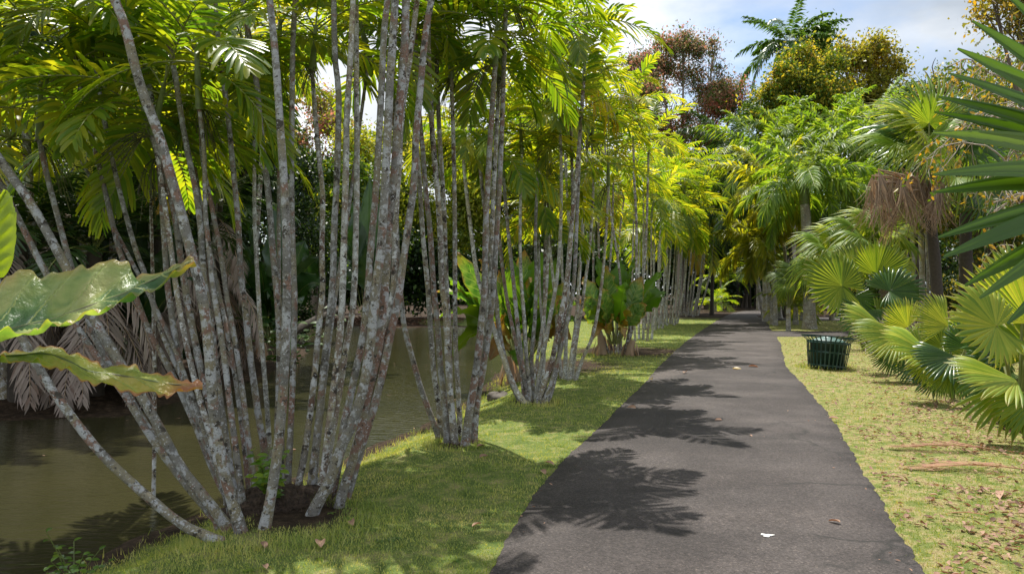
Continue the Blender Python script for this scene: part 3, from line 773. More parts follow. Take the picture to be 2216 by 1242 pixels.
k = pd > 0.03
xl, yl = x[lo][k], y[lo][k]
kk = r.random(len(xl)) < 0.80 + 0.45 * fl(xl, yl, 0.3)
for cx_, cy_, r_ in ((-1.55, 5.35, 0.38), (0.5, 16.5, 1.8), (3.2, 20.5, 1.6)):
    kk &= (np.hypot(xl - cx_, yl - cy_) > r_ * (0.75 + 0.3 * r.random(len(xl))))
blades('grass', xl[kk], yl[kk], r, 0.021, 0.0058, M['grass_l'], 'short green grass on the bank left of the path')
ri = (x > rx - 0.01 - 0.09 * r.random(len(x)) ** 3 * np.clip(fl(x * 3, y * 3, 5.0) * 3 + .8, 0, 2)) & (x < 5.3 + 0.47 * y)
branch = ((y > 27.3) & (y < 31.0) & (x > 9.2)) | ((y > 43.5) & (x > 14.8))
ri &= ~branch
xr, yr = x[ri], y[ri]
kk = r.random(len(xr)) < 0.75 + 0.5 * fl(xr, yr, 2.1)
blades('grass', xr[kk], yr[kk], r, 0.018, 0.0058, M['grass_r'], 'dry yellowing grass on the lawn right of the path', lean=0.8)
# longer unmown grass along the water and round the stems
tx, ty = [], []
r = np.random.default_rng(8)
for i in range(len(POND)):
    a_, b2 = POND[i], POND[(i + 1) % len(POND)]
    if not (a_[0] > -6.05 and a_[1] < 30 and b2[1] < 36): continue
    L0 = np.hypot(*(b2 - a_)); c_ = int(200 * L0 / (1 + a_[1] / 12))
    t = r.random(c_); q = a_ + (b2 - a_) * t[:, None]; nr = np.array((b2 - a_)[::-1]) * (1, -1) / L0
    q = q + nr * r.normal(0.10, 0.12, c_)[:, None]
    tx.append(q[:, 0]); ty.append(q[:, 1])
for cx_, cy_, r_, c_ in ((-1.62, 5.2, 0.62, 1900), (-0.62, 7.8, 0.28, 500), (0.3, 10.9, 0.4, 600), (6.75, 16.0, 0.5, 500), (2.3, 19, 0.4, 300)):
    a = r.uniform(0, 6.283, c_); q = r_ * (1 + r.normal(0, 0.16, c_)); tx.append(cx_ + q * np.cos(a)); ty.append(cy_ + q * np.sin(a))
tx = np.concatenate(tx); ty = np.concatenate(ty)
k = ~in_poly(tx, ty, PATHPOLY)
blades('long_grass', tx[k], ty[k], r, 0.062, 0.005, M['grass_l'], 'longer unmown grass along the water edge and round the stems', lean=0.55)

# dry leaves lying on the lawns (too many to count on the right lawn)
def litter_mb(x, y, r, size, dz=0.012):
    mb = MB(); nn = len(x); a = r.uniform(0, 6.283, nn); e = r.normal(0, 0.22, nn)
    dr = np.stack([np.cos(a) * np.cos(e), np.sin(a) * np.cos(e), np.sin(e)], 1)
    up = unit(np.stack([r.normal(0, .35, nn), r.normal(0, .35, nn), np.ones(nn)], 1))
    L = size * r.uniform(0.5, 1.5, nn)
    strips(mb, np.stack([x, y, zof(x, y) + dz + 0.012 * r.random(nn)], 1), dr, up, L, L * r.uniform(0.35, 0.6, nn), r.uniform(-0.3, 0.3, nn), 3, 'oval', 0.28, 0, r.uniform(-.3, .3, nn))
    return mb
x, y, r = scatter(85000, 3.6, 26, 0.86, 0, 25, 5)
rx = np.interp(y, rc[:, 1], rc[:, 0])
k = (x > rx + 0.05) & (x < 6 + 0.6 * y)
x, y = x[k], y[k]
k = r.random(len(x)) < np.clip(0.16 + 0.75 * fl(x, y, 4.0) + 0.5 * sm(0.2, 2.2, x - np.interp(y, rc[:, 1], rc[:, 0])), 0.02, 1)
tag(litter_mb(x[k], y[k], r, 0.046, 0.016).build('leaf_litter', M['litter']), 'brown dry leaves littering the right lawn', 'leaf litter', kind='stuff')
x = r.uniform(-12, -3, 2500); y = r.uniform(44.8, 47, 2500)
mb = litter_mb(x, y, r, 0.12)
x = r.uniform(-9, -0.5, 1500); y = 44.4 - np.abs(r.normal(0, 0.9, 1500)); nn = len(x)
mb2 = litter_mb(x, y, r, 0.10); 
V = np.vstack(mb2.V); V[:, 2] = WL + 0.01 + 0.004 * np.sin(np.arange(len(V))); mb2.V = [V]
mb.merge(mb2)
tag(mb.build('leaf_litter', M['litter']), 'brown leaves on the far shore and floating beside it', 'leaf litter', kind='stuff')

# crumbs, petals and torn leaf bits swept to the sides of the path
x, y, r = scatter(9000, 3.7, 40, 0.86, -1, 30, 15)
inp = in_poly(x, y, PATHPOLY); ed = np.minimum(np.abs(x - np.interp(y, lc[:, 1], lc[:, 0])), np.abs(np.interp(y, rc[:, 1], rc[:, 0]) - x))
k = inp & (r.random(len(x)) < 0.03 + 0.5 * np.exp(-ed * 9))
tag(litter_mb(x[k], y[k], r, 0.022, 0.032).build('leaf_litter', M['litter']), 'tiny leaf crumbs gathered along both sides of the path', 'leaf litter', kind='stuff')

# low weeds in the left lawn and leaves afloat near the bank
r = np.random.default_rng(61); x = r.uniform(-3, 6, 900); y = r.uniform(4, 22, 900)
k = (x < np.interp(y, lc[:, 1], lc[:, 0]) - .1) & (poly_dist(x, y, POND) > .25) & ~in_poly(x, y, POND) & (fl(x, y, 7.0) > .12)
x, y = x[k], y[k]; mb = MB()
for q in range(5):
    a = q * 1.26 + r.uniform(0, .6, len(x))
    strips(mb, np.stack([x, y, zof(x, y)], 1), np.stack([np.cos(a), np.sin(a), 0 * a + .55], 1), (0, 0, 1.0), r.uniform(.03, .06, len(x)), .018, .5, 3, 'oval', .1)
tag(mb.build('weeds', M['l_shrub']), 'small broad-leaved weeds growing in the left lawn', 'weeds', kind='stuff')
x = r.uniform(-7, 0, 1500); y = r.uniform(5, 30, 1500); ip = in_poly(x, y, POND); dd = poly_dist(x, y, POND)
k = ip & (r.random(1500) < .04 + .5 * np.exp(-dd * 3)) & (x > -6)
mb = litter_mb(x[k], y[k], r, 0.06); V = np.vstack(mb.V); V[:, 2] = WL + 0.006 + 0.003 * np.sin(np.arange(len(V))); mb.V = [V]
tag(mb.build('floating_leaves', M['litter']), 'dry leaves afloat on the pond near the bank', 'leaf litter', kind='stuff')
# ---------------------------------------------------------------- clumping palms along the bank
rp = np.random.default_rng(21)
near_kw = dict(L=1.4, n=21, ll=0.42, lw=0.047, droop=0.32, vee=0.25, S=4, rr=0.010, t0=0.2, gap=0.04)
CR = {}
def mk(leaf, count, k=8, old=None, fruit=1, **kw):
    res = []
    for i in range(count):
        mb = palm_crown(rp, k=k, fruit=fruit, **kw)
        if old is not None and i == 0:
            mb.merge(frond(rp, L=kw['L'], e0=R(-5), e1=R(-75), n=15, ll=kw['ll'] * .9, lw=kw['lw'], mat=4, vee=-0.4, droop=.9), rotz=rp.uniform(0, 6.28), loc=(0, 0, 0.3))
        res.append(keep(mb, 'crown', [leaf, M['rachis'], M['crownshaft'], M['fruit'], old or leaf]))
    return res
CR['deep'] = mk(M['f_deep'], 4, 9, None, 2, **near_kw)
CR['green'] = mk(M['f_green'], 4, 8, M['f_yellow'], 1, **near_kw)
CR['yellow'] = mk(M['f_yellow'], 5, 8, M['f_old'], 1, **near_kw)
far_kw = dict(L=1.5, n=20, ll=0.45, lw=0.055, droop=0.4, vee=0.3, S=2, rr=0.012, t0=0.18)
CR['far'] = mk(M['f_yellow'], 4, 9, M['f_old'], 0, **far_kw)
CR['fargreen'] = mk(M['f_green'], 3, 9, M['f_yellow'], 0, **far_kw)

STEMS = []
def stem(root, pts, wb, wt, crown=None, dY=0.0, zg=-0.03, bark='bark', top=None, scale=1.0, tseed=0, n=26, sides=10, shaft_w=None):
    """one stem traced from base to top in photograph pixels; the base stands on the ground and fixes the depth,
    the top is dY farther; top = height in metres to which a stem that leaves the frame goes on"""
    r = np.random.default_rng(int(abs(pts[0][0] * 7 + pts[-1][0] * 13 + pts[-1][1])) + tseed)
    b = G(pts[0][0], pts[0][1], zg)
    Y0 = b[1]
    p = np.asarray(pts, float)
    s_ = np.concatenate([[0], np.cumsum(np.hypot(*np.diff(p, axis=0).T))]); s_ /= s_[-1]
    W = np.array([P(x, y, Y0 + dY * t) for (x, y), t in zip(pts, s_)])
    W[0] = b
    if top is not None and W[-1][2] < top:
        dd = unit(W[-1] - W[-2]); up = np.array((0, 0, 1.0))
        d1 = unit(dd * 0.8 + up * 0.3)
        rem = top - W[-1][2]
        W = np.vstack([W, W[-1] + dd * rem * 0.5 / max(.3, dd[2]), W[-1] + dd * rem * 0.5 / max(.3, dd[2]) + d1 * rem * 0.5 / max(.3, d1[2])])
    c = smooth_path(W, n)
    wig = np.sin(np.linspace(0, 1, n) * r.uniform(5, 9) + r.uniform(0, 6)) * 0.006
    c[:, 0] += wig * (np.linspace(0, 1, n) > 0.05)
    t = np.linspace(0, 1, n)
    rad = ((wb + (wt - wb) * t) * .77 / 2) * (Y0 + dY * t) / F
    rad = rad * (1 + 0.28 * np.exp(-t * 26)) * (1 + 0.03 * np.sin(t * 60 + r.uniform(0, 6)))
    c0 = c[0].copy()
    c = np.vstack([c[0] - (c[1] - c[0]) * 0.12 - (0, 0, 0.06), c]); rad = np.concatenate([[rad[0] * 1.05], rad])
    mb = MB(); mb.tube(c - c0, rad, sides, 0)
    o = mb.build('trunk', M[bark], root, loc=c0 - np.array(root.location))
    if crown:
        v = CR[crown]; d_ = unit(c[-1] - c[-2])
        if top is not None and top > 5 and len(STEMS) % 3: STEMS.append(0); return o
        STEMS.append(1)
        cr_ = inst(v[r.integers(len(v))], 'crown', o, c[-1] - c0 - d_ * 0.03, rz=r.uniform(0, 6.28), scale=scale * r.uniform(0.9, 1.1),
                   rx=-math.asin(float(np.clip(d_[1], -.6, .6))) * 0.7, ry=math.asin(float(np.clip(d_[0], -.6, .6))) * 0.7)
    return o

# ---- the nearest clump: every stem traced
c1 = empty('palm_clump', G(560, 1120, -0.03))
tag(c1, 'nearest clump of many slender lichen-blotched palm stems fanning out beside the water', 'palm clump', 'clumping palms in a row along the bank')
T = 'top'
clump1 = [
 # pts base->top, wb, wt, dY, top z, crown
 ([(478, 1172), (400, 1137), (320, 1073), (240, 1001), (190, 946), (140, 881), (95, 816), (48, 735), (5, 640), (-60, 500)], 27, 22, .2, 3.4, 'green', 'bark'),
 ([(492, 1140), (440, 1071), (390, 1006), (350, 931), (300, 846), (260, 786), (225, 731), (190, 670), (145, 585), (100, 500), (60, 430), (0, 345), (-60, 250)], 27, 23, .3, 3.6, 'green', 'bark'),
 ([(470, 1124), (400, 1046), (350, 981), (310, 921), (265, 846), (210, 771), (165, 701), (95, 580), (45, 480), (0, 395), (-50, 300)], 21, 15, .5, 3.4, 'green', 'bark'),
 ([(484, 1128), (430, 1066), (345, 960), (275, 850), (205, 730), (155, 585), (125, 475), (100, 375), (85, 300)], 19, 14, .8, None, 'green', 'bark'),
 ([(492, 1072), (460, 1016), (430, 941), (400, 871), (360, 786), (320, 711), (270, 570), (255, 525), (225, 400), (200, 300), (175, 200), (155, 110)], 19, 11, .7, None, 'green', 'bark'),
 ([(500, 1076), (462, 960), (415, 860), (372, 770), (345, 700), (315, 595), (295, 540), (265, 435), (235, 310), (215, 200), (192, 95)], 18, 11, .7, None, 'green', 'bark'),
 ([(524, 1158), (500, 1075), (480, 991), (465, 911), (457, 830), (448, 720), (432, 621), (415, 560), (400, 500), (385, 440), (365, 370), (345, 295), (320, 230), (300, 170), (285, 110), (270, 50), (250, 0), (232, -70)], 30, 24, .1, 4.9, 'green', 'bark'),
 ([(505, 1082), (470, 930), (440, 820), (420, 730), (402, 640), (390, 560), (375, 450), (345, 340)], 21, 16, .7, None, 'green', 'bark'),
 ([(500, 1080), (475, 1030), (450, 971), (425, 901), (400, 831), (385, 761), (375, 696), (362, 600), (350, 425), (335, 250), (300, 100), (272, 0)], 18, 14, .9, 4.8, 'green', 'bark'),
 ([(512, 1090), (492, 980), (470, 830), (455, 700), (440, 600), (435, 500), (425, 415), (410, 340), (395, 260), (380, 165), (367, 90), (355, 0), (345, -60)], 19, 13, .6, 5.0, 'green', 'bark'),
 ([(582, 1062), (570, 951), (562, 911), (552, 836), (540, 746), (530, 651), (522, 600), (517, 500), (510, 425), (502, 350), (492, 250), (482, 175), (472, 100), (465, 0)], 20, 11, .5, 5.2, 'green', 'bark'),
 ([(604, 1062), (600, 920), (603, 836), (605, 746), (602, 661), (592, 550), (585, 450), (577, 375), (567, 300), (555, 175), (540, 90), (525, 0)], 19, 14, .4, 5.0, 'green', 'bark'),
 ([(570, 1154), (582, 1096), (595, 1021), (607, 931), (615, 836), (620, 746), (623, 636), (622, 600), (620, 500), (615, 400), (607, 300), (600, 200), (592, 100), (582, 0)], 30, 17, .2, 5.3, 'green', 'bark'),
 ([(622, 1070), (627, 946), (632, 821), (636, 671), (635, 600), (632, 500), (631, 400), (632, 300), (634, 200), (635, 100), (640, 0)], 17, 14, .4, 5.2, 'green', 'bark'),
 ([(560, 1082), (550, 1041), (540, 981), (530, 901), (520, 821), (505, 721), (492, 651), (477, 540), (465, 475), (455, 425), (440, 350), (435, 270), (425, 150), (410, 30)], 16, 10, .8, 4.4, 'green', 'bark'),
 ([(592, 1056), (582, 961), (577, 871), (570, 771), (562, 661), (552, 475), (550, 350), (547, 200)], 15, 9, 1.0, None, 'green', 'bark3'),
 ([(528, 1106), (515, 1021), (502, 921), (492, 836), (482, 751), (467, 651), (462, 620), (450, 500), (445, 450), (442, 325), (430, 230)], 19, 11, .5, None, 'green', 'bark'),
 ([(505, 1100), (470, 1001), (450, 921), (425, 831), (400, 721), (382, 621), (368, 520), (352, 420), (338, 330), (325, 290)], 18, 12, .5, None, 'green', 'bark2'),
 # right half
 ([(641, 1072), (650, 1036), (662, 971), (675, 871), (682, 796), (688, 721), (697, 621), (695, 550), (697, 425), (690, 350), (682, 250), (675, 150)], 20, 12, .8, None, 'green', 'bark2'),
 ([(670, 1074), (680, 996), (690, 921), (700, 821), (710, 721), (720, 620), (722, 500), (727, 400), (730, 300), (732, 200), (725, 125), (723, 0)], 21, 15, .5, 5.0, 'green', 'bark'),
 ([(689, 1080), (700, 1021), (710, 931), (720, 846), (732, 746), (740, 646), (745, 500), (750, 350), (752, 250), (760, 125), (765, 0)], 21, 15, .5, 5.1, 'green', 'bark3'),
 ([(698, 1068), (715, 971), (727, 901), (740, 821), (750, 746), (765, 646), (770, 450), (771, 300), (770, 150), (770, 0)], 19, 14, .7, 5.0, 'green', 'bark3'),
 ([(713, 1084), (730, 1021), (742, 931), (755, 871), (770, 796), (785, 721), (795, 621), (802, 525), (812, 425), (820, 300), (827, 175), (832, 75), (840, 0)], 22, 17, .4, 5.2, 'green', 'bark'),
 ([(672, 1122), (690, 1081), (715, 1031), (735, 971), (760, 921), (780, 861), (795, 796), (805, 721), (815, 621), (825, 550), (832, 450), (840, 300), (845, 175), (850, 100), (855, 0)], 32, 20, .2, 5.4, 'green', 'bark'),
 ([(732, 1107), (740, 1071), (760, 1011), (780, 946), (787, 901), (800, 831), (815, 771), (825, 696), (832, 621), (840, 475), (850, 400), (860, 275), (870, 175), (877, 100), (880, 0)], 27, 22, .1, 5.2, 'green', 'bark'),
 ([(745, 1086), (770, 1011), (790, 946), (810, 881), (825, 821), (845, 721), (860, 646), (880, 500), (895, 400), (900, 300), (910, 200), (922, 75), (935, 0)], 24, 17, .4, 5.3, 'green', 'bark'),
 ([(738, 1092), (765, 980), (795, 870), (822, 760), (845, 650), (850, 620), (857, 450), (865, 350), (870, 250), (885, 150), (900, 30)], 18, 15, .7, 5.0, 'green', 'bark2'),
]
for pts, wb, wt, dY, top, crn, bk in clump1:
    stem(c1, pts, wb, wt, crn if not top or len(pts) % 3 else 'green', dY, -0.03, bk, top and top + 0.7 + .5 * (len(pts) % 2), scale=.85)
# shorter, thinner stems in the same clump whose crowns fill the view between the tall ones
for bx_, by_, tx_, ty_, dy_, cr_n in [(496, 1100, 105, 190, 1.3, 'green'), (540, 1070, 400, 240, 1.5, 'yellow'), (610, 1064, 600, 150, 1.5, 'yellow'), (680, 1066, 800, 120, 1.8, 'green')]:
    mx_ = bx_ + (tx_ - bx_) * .30; my_ = by_ + (ty_ - by_) * .38
    stem(c1, [(bx_, by_), (mx_, my_), (bx_ + (tx_ - bx_) * .68, by_ + (ty_ - by_) * .7), (tx_, ty_)], 13, 9, cr_n, dy_, -0.03, 'bark', scale=.88, tseed=5)
# the fibrous root mat the stems stand on
mb = MB(); rr_ = np.random.default_rng(4)
u, v = np.meshgrid(np.linspace(0, 2 * math.pi, 40), np.linspace(0, 1, 10), indexing='ij')
h = 0.16 * (1 - v ** 2) * (1 + 0.4 * np.sin(u * 5) * v) ; rr2 = v * (0.50 + 0.06 * np.sin(u * 3 + 1) + 0.04 * np.sin(u * 8))
bump_ = 0.02 * np.sin(u * 17 + v * 20) * np.sin(v * 31)
mb.quad_grid(np.stack([rr2 * np.cos(u) * 1.0, rr2 * np.sin(u) * 0.75, h + bump_ - 0.05], -1)[:, ::-1])
nn = 2600; a = rr_.uniform(0, 6.28, nn); q = np.sqrt(rr_.random(nn)) * 0.5
strips(mb, np.stack([q * np.cos(a), q * np.sin(a) * .75, 0.13 * (1 - (q / .62) ** 2) - 0.03], 1), unit(rr_.normal(0, 1, (nn, 3)) * (1, 1, .5) + (0, 0, .25)), (0, 0, 1.0), rr_.uniform(.04, .14, nn), 0.004, 0.4, 2, 'grass', 0.1)
cc = G(610, 1085, -0.02) - np.array(c1.location)
mb.build('root_mat', M['root'], c1, loc=cc)
# ---- second clump
c2 = empty('palm_clump', G(985, 962, -0.02))
tag(c2, 'second clump, about eight close-set grey palm stems on a narrow foot, one leaning left', 'palm clump', 'clumping palms in a row along the bank')
clump2 = [
 ([(951, 951), (940, 921), (910, 841), (890, 771), (875, 711), (869, 651), (862, 560), (858, 450), (855, 300), (850, 180)], 17, 12, .5, None, 'yellow', 'bark'),
 ([(955, 948), (950, 871), (940, 811), (932, 721), (925, 621), (915, 525), (907, 400), (900, 300), (890, 200), (882, 60)], 17, 11, .5, 4.6, 'yellow', 'bark2'),
 ([(968, 962), (962, 871), (952, 796), (945, 696), (937, 621), (930, 500), (922, 425), (915, 325), (907, 235), (900, 90)], 18, 12, .2, 5.0, 'yellow', 'bark'),
 ([(985, 964), (977, 871), (970, 771), (965, 671), (957, 620), (952, 500), (945, 400), (935, 300), (927, 150), (925, 20)], 19, 13, .1, 5.2, 'green', 'bark2'),
 ([(996, 953), (992, 846), (987, 746), (985, 621), (983, 450), (980, 300), (977, 165)], 15, 11, .3, None, 'deep', 'bark2'),
 ([(978, 950), (975, 850), (970, 700), (965, 620), (960, 450), (952, 300), (947, 175), (945, 50)], 15, 12, .5, 4.8, 'green', 'bark2'),
 ([(1006, 967), (1015, 901), (1027, 831), (1035, 771), (1042, 696), (1048, 621), (1050, 500), (1057, 350), (1067, 200), (1072, 140)], 24, 14, .1, None, 'green', 'bark'),
 ([(1024, 962), (1032, 871), (1045, 806), (1055, 746), (1064, 671), (1069, 600), (1074, 500), (1080, 400), (1087, 250), (1092, 125), (1097, 0)], 20, 12, .2, 4.7, 'deep', 'bark'),
 ([(1016, 955), (1034, 850), (1050, 740), (1060, 620), (1067, 450), (1075, 300), (1080, 165)], 17, 12, .4, None, 'green', 'bark2'),
]
for pts, wb, wt, dY, top, crn, bk in clump2:
    stem(c2, pts, wb, wt, crn, dY, -0.02, bk, top, sides=9, scale=.88)
# ---- third clump
c3 = empty('palm_clump', G(1155, 872, -0.01))
tag(c3, 'third clump, broad fan of lichened stems with a yellow-crusted one leaning left', 'palm clump', 'clumping palms in a row along the bank')
clump3 = [
 ([(1138, 874), (1118, 848), (1098, 800), (1070, 715), (1035, 600), (1020, 500), (1008, 400), (1000, 320)], 17, 9, 1.2, None, 'yellow', 'bark3'),
 ([(1128, 870), (1105, 820), (1082, 730), (1072, 640), (1060, 540), (1046, 430), (1036, 330)], 16, 9, .9, None, 'yellow', 'bark'),
 ([(1143, 870), (1130, 790), (1119, 700), (1110, 600), (1100, 500), (1090, 380)], 14, 9, .6, None, 'green', 'bark'),
 ([(1148, 868), (1140, 780), (1135, 690), (1127, 600), (1125, 500), (1130, 330)], 12, 8, .6, None, 'yellow', 'bark3'),
 ([(1155, 866), (1151, 780), (1158, 690), (1160, 600), (1158, 500), (1165, 330)], 13, 8, .8, None, 'yellow', 'bark'),
 ([(1158, 868), (1172, 790), (1190, 690), (1205, 600), (1212, 500), (1214, 350), (1208, 190)], 13, 8, .5, None, 'yellow', 'bark3'),
 ([(1165, 871), (1195, 780), (1210, 700), (1225, 610), (1235, 500), (1250, 350), (1262, 200), (1268, 100)], 17, 9, .2, None, 'green', 'bark2'),
 ([(1178, 872), (1200, 810), (1222, 720), (1240, 620), (1247, 500), (1253, 380), (1256, 300)], 15, 8, .4, None, 'yellow', 'bark'),
 ([(1186, 868), (1203, 810), (1217, 720), (1230, 600), (1238, 470), (1236, 300), (1234, 130)], 13, 7, 1.0, None, 'green', 'bark2'),
 ([(1150, 860), (1165, 760), (1180, 650), (1187, 540), (1190, 430)], 10, 7, 1.4, None, 'yellow', 'bark3'),
 ([(1136, 862), (1120, 760), (1100, 660), (1085, 560), (1078, 470), (1075, 380)], 12, 8, 1.5, None, 'green', 'bark'),
 ([(1170, 862), (1178, 760), (1170, 650), (1166, 560), (1165, 515)], 9, 6, 1.5, None, 'yellow', 'bark3'),
]
for pts, wb, wt, dY, top, crn, bk in clump3:
    stem(c3, pts, wb, wt, crn, dY, -0.01, bk, top, sides=8, scale=0.85)
# ---- fourth and fifth clump
c4 = empty('palm_clump', G(1240, 822, 0))
tag(c4, 'fourth clump, thin pale stems with one sweeping out right low over the grass', 'palm clump', 'clumping palms in a row along the bank')
for pts, wb, wt, dY, crn in [
 ([(1245, 822), (1262, 775), (1280, 735), (1292, 680), (1303, 600), (1312, 500), (1318, 400)], 11, 7, .2, 'yellow'),
 ([(1232, 822), (1237, 770), (1247, 690), (1253, 600), (1262, 480), (1268, 380), (1272, 290)], 12, 7, .5, 'yellow'),
 ([(1222, 820), (1225, 740), (1228, 640), (1232, 520), (1226, 380), (1220, 240)], 11, 7, .7, 'green'),
 ([(1238, 818), (1248, 730), (1262, 640), (1278, 520), (1284, 400), (1280, 300)], 10, 7, .9, 'yellow'),
 ([(1215, 818), (1208, 740), (1200, 640), (1190, 540), (1186, 480)], 10, 7, 1.2, 'yellow'),
 ([(1228, 812), (1222, 700), (1216, 600), (1214, 470), (1210, 420)], 9, 6, 1.6, 'yellow')]:
    stem(c4, pts, wb, wt, crn, dY, 0, 'bark3', sides=8)
c5 = empty('palm_clump', G(1330, 767, 0))
tag(c5, 'fifth clump, two tall dark stems holding bright yellow crowns above an airy fan of stems', 'palm clump', 'clumping palms in a row along the bank')
for pts, wb, wt, dY, crn in [
 ([(1320, 768), (1305, 730), (1290, 685), (1284, 600), (1286, 500)], 8, 6, 1, 'yellow'),
 ([(1326, 768), (1316, 725), (1304, 672), (1296, 560), (1294, 420)], 8, 6, 1, 'yellow'),
 ([(1333, 768), (1325, 700), (1318, 620), (1325, 500), (1328, 360)], 8, 5, 1, 'far'),
 ([(1342, 768), (1343, 700), (1342, 600), (1316, 420), (1304, 220)], 9, 5, 0, 'yellow'),
 ([(1352, 768), (1362, 715), (1375, 650), (1377, 500), (1372, 380), (1370, 262)], 10, 6, 0, 'yellow'),
 ([(1355, 766), (1370, 700), (1392, 600), (1399, 500), (1402, 400), (1403, 332)], 9, 6, .5, 'yellow'),
 ([(1338, 764), (1334, 650), (1340, 520), (1350, 430)], 7, 5, 2, 'far')]:
    stem(c5, pts, wb, wt, crn, dY, 0, 'bark2', sides=7, scale=1.05)
# ---- farther clumps, shorter and thinner
far_specs = [
 ((1392, 736), 'sixth clump in the row, a few thin stems standing close beside the fifth', [(1372, 440), (1392, 400), (1410, 470), (1430, 430), (1385, 520)], 7, 1.1),
 ((1415, 712), 'clump of pale thin stems just beyond the low dark rock', [(1395, 470), (1420, 430), (1445, 460), (1402, 520), (1432, 500), (1455, 420)], 6, 1.45),
 ((1446, 702), 'dense clump of upright white-grey stems under golden crowns, before the last one', [(1425, 440), (1446, 400), (1468, 450), (1440, 500), (1480, 420), (1462, 500), (1490, 480), (1415, 520)], 6, 1.75),
 ((1490, 684), 'last clump of the row, white-grey stems beside the far lawn edge', [(1468, 470), (1488, 440), (1508, 470), (1524, 500), (1498, 520), (1530, 450), (1478, 530), (1545, 510), (1516, 430)], 5.5, 2.3),
]
for (bx, by), lab, tops, wpx, scl in far_specs:
    cc = empty('palm_clump', G(bx, by, 0)); tag(cc, lab, 'palm clump', 'clumping palms in a row along the bank')
    k_ = len(tops)
    for i, (tx_, ty_) in enumerate(sorted(tops)):
        u_ = (i + .5) / k_ - .5
        b_ = (bx + u_ * 44, by + 2 * math.cos(i * 2.1))
        m_ = (b_[0] + (tx_ - b_[0]) * .42 + u_ * 12, by - (by - ty_) * .36)
        stem(cc, [b_, m_, (b_[0] + (tx_ - b_[0]) * .8 + u_ * 6, by - (by - ty_) * .72), (tx_, ty_)], wpx, wpx * .6, 'far' if i % 2 else 'fargreen', 1.5 * math.sin(i * 1.7), 0, 'bark3', n=14, sides=6, scale=scl)

# single short palms whose crowns fill the row between the clumps
def young(px, py, top, Yb, crown, lab, scl=1.0, bark='bark2', w_=10):
    b = P(px, py, Yb); gz = ground_z(b[0], b[1]) if True else 0
    root = empty('young_palm', (b[0], b[1], gz)); tag(root, lab, 'palm')
    tp = P(top[0], top[1], Yb + .2)
    base = np.array((b[0], b[1], gz))
    c = smooth_path([base - (0, 0, .1), base * .6 + tp * .4 + (0.03, 0, 0), tp], 14)
    mb = MB(); mb.tube(c - base, np.linspace(w_, w_ * .7, 14) / 2 * Yb / F, 8)
    o = mb.build('trunk', M[bark], root)
    v = CR[crown]; inst(v[int(px) % len(v)], 'crown', root, tp - base, rz=px * .37, scale=scl)
young(1168, 840, (1180, 520), 12.6, 'yellow', 'low bright palm crown above the big paddle leaves, among the third clump', 0.8)
young(330, 1000, (325, 372), 7.0, 'green', 'thin dark palm whose low crown hangs between the near stems at left', 0.95)
# ---------------------------------------------------------------- big-leaved plants
rq = np.random.default_rng(33)
def paddle_leaf(mb, B, T, W, arch=0.25, stalk=0.3, rng=rq, mat=0, rmat=1, nh=None, wav=0.10, vee=0.35, na=18, sr=0.014, droop_tip=0.0, veins=True):
    """stalk from B, blade ending at T; nh = the way the upper face looks"""
    B = np.asarray(B, float); T = np.asarray(T, float); D = np.linalg.norm(T - B)
    c = (B + T) / 2 + np.array((0, 0, 1.0)) * D * arch
    t = np.linspace(0, 1, 30)[:, None]
    pts = B * (1 - t) ** 2 + 2 * c * t * (1 - t) + T * t ** 2
    if droop_tip: pts[:, 2] -= droop_tip * D * np.clip(t[:, 0] - .7, 0, 1) ** 2 * 10
    k0 = int(30 * stalk)
    mb.tube(pts[:k0 + 3], np.linspace(sr, sr * .6, k0 + 3), 6, rmat)
    mb.tube(pts[k0 + 2:], np.linspace(sr * .6, sr * .15, 28 - k0), 5, rmat)
    q = smooth_path(pts[k0:], na); d = unit(np.gradient(q, axis=0))
    if nh is None: nh = unit(np.array((rng.normal(0, .75), -0.45 + rng.normal(0, .5), 0.6)))
    side = unit(np.cross(d, nh)); nr = np.cross(side, d)
    u = np.linspace(0, 1, na)
    wd = W / 2 * np.clip(np.minimum(u * 5 + .12, 1) * np.clip(1 - np.clip((u - .32) / .68, 0, 1) ** 1.6, 0, 1) ** .8, .02, 1)
    s = np.array([-1, -.8, -.5, -.22, 0, .22, .5, .8, 1.0])
    ph = rng.uniform(0, 6)
    rows = []
    for j, a in enumerate(s):
        w_ = np.sin(u * rng.uniform(22, 30) + ph + (1.5 if a > 0 else 0)) * wav * W * abs(a) ** 3 + (np.sin(u * 60) * 0.012 * W * (1 if veins else 0)) * abs(a)
        z = abs(a) * vee * wd + w_ - 0.25 * vee * W * max(0, abs(a) - .6)
        rows.append(q + side * (a * wd * math.cos(vee * .6))[:, None] + nr * z[:, None])
    V = np.stack(rows, 1)
    uv = np.stack(np.broadcast_arrays((s[None] + 1) / 2, u[:, None]), -1)
    mb.quad_grid(V, mat, uv)

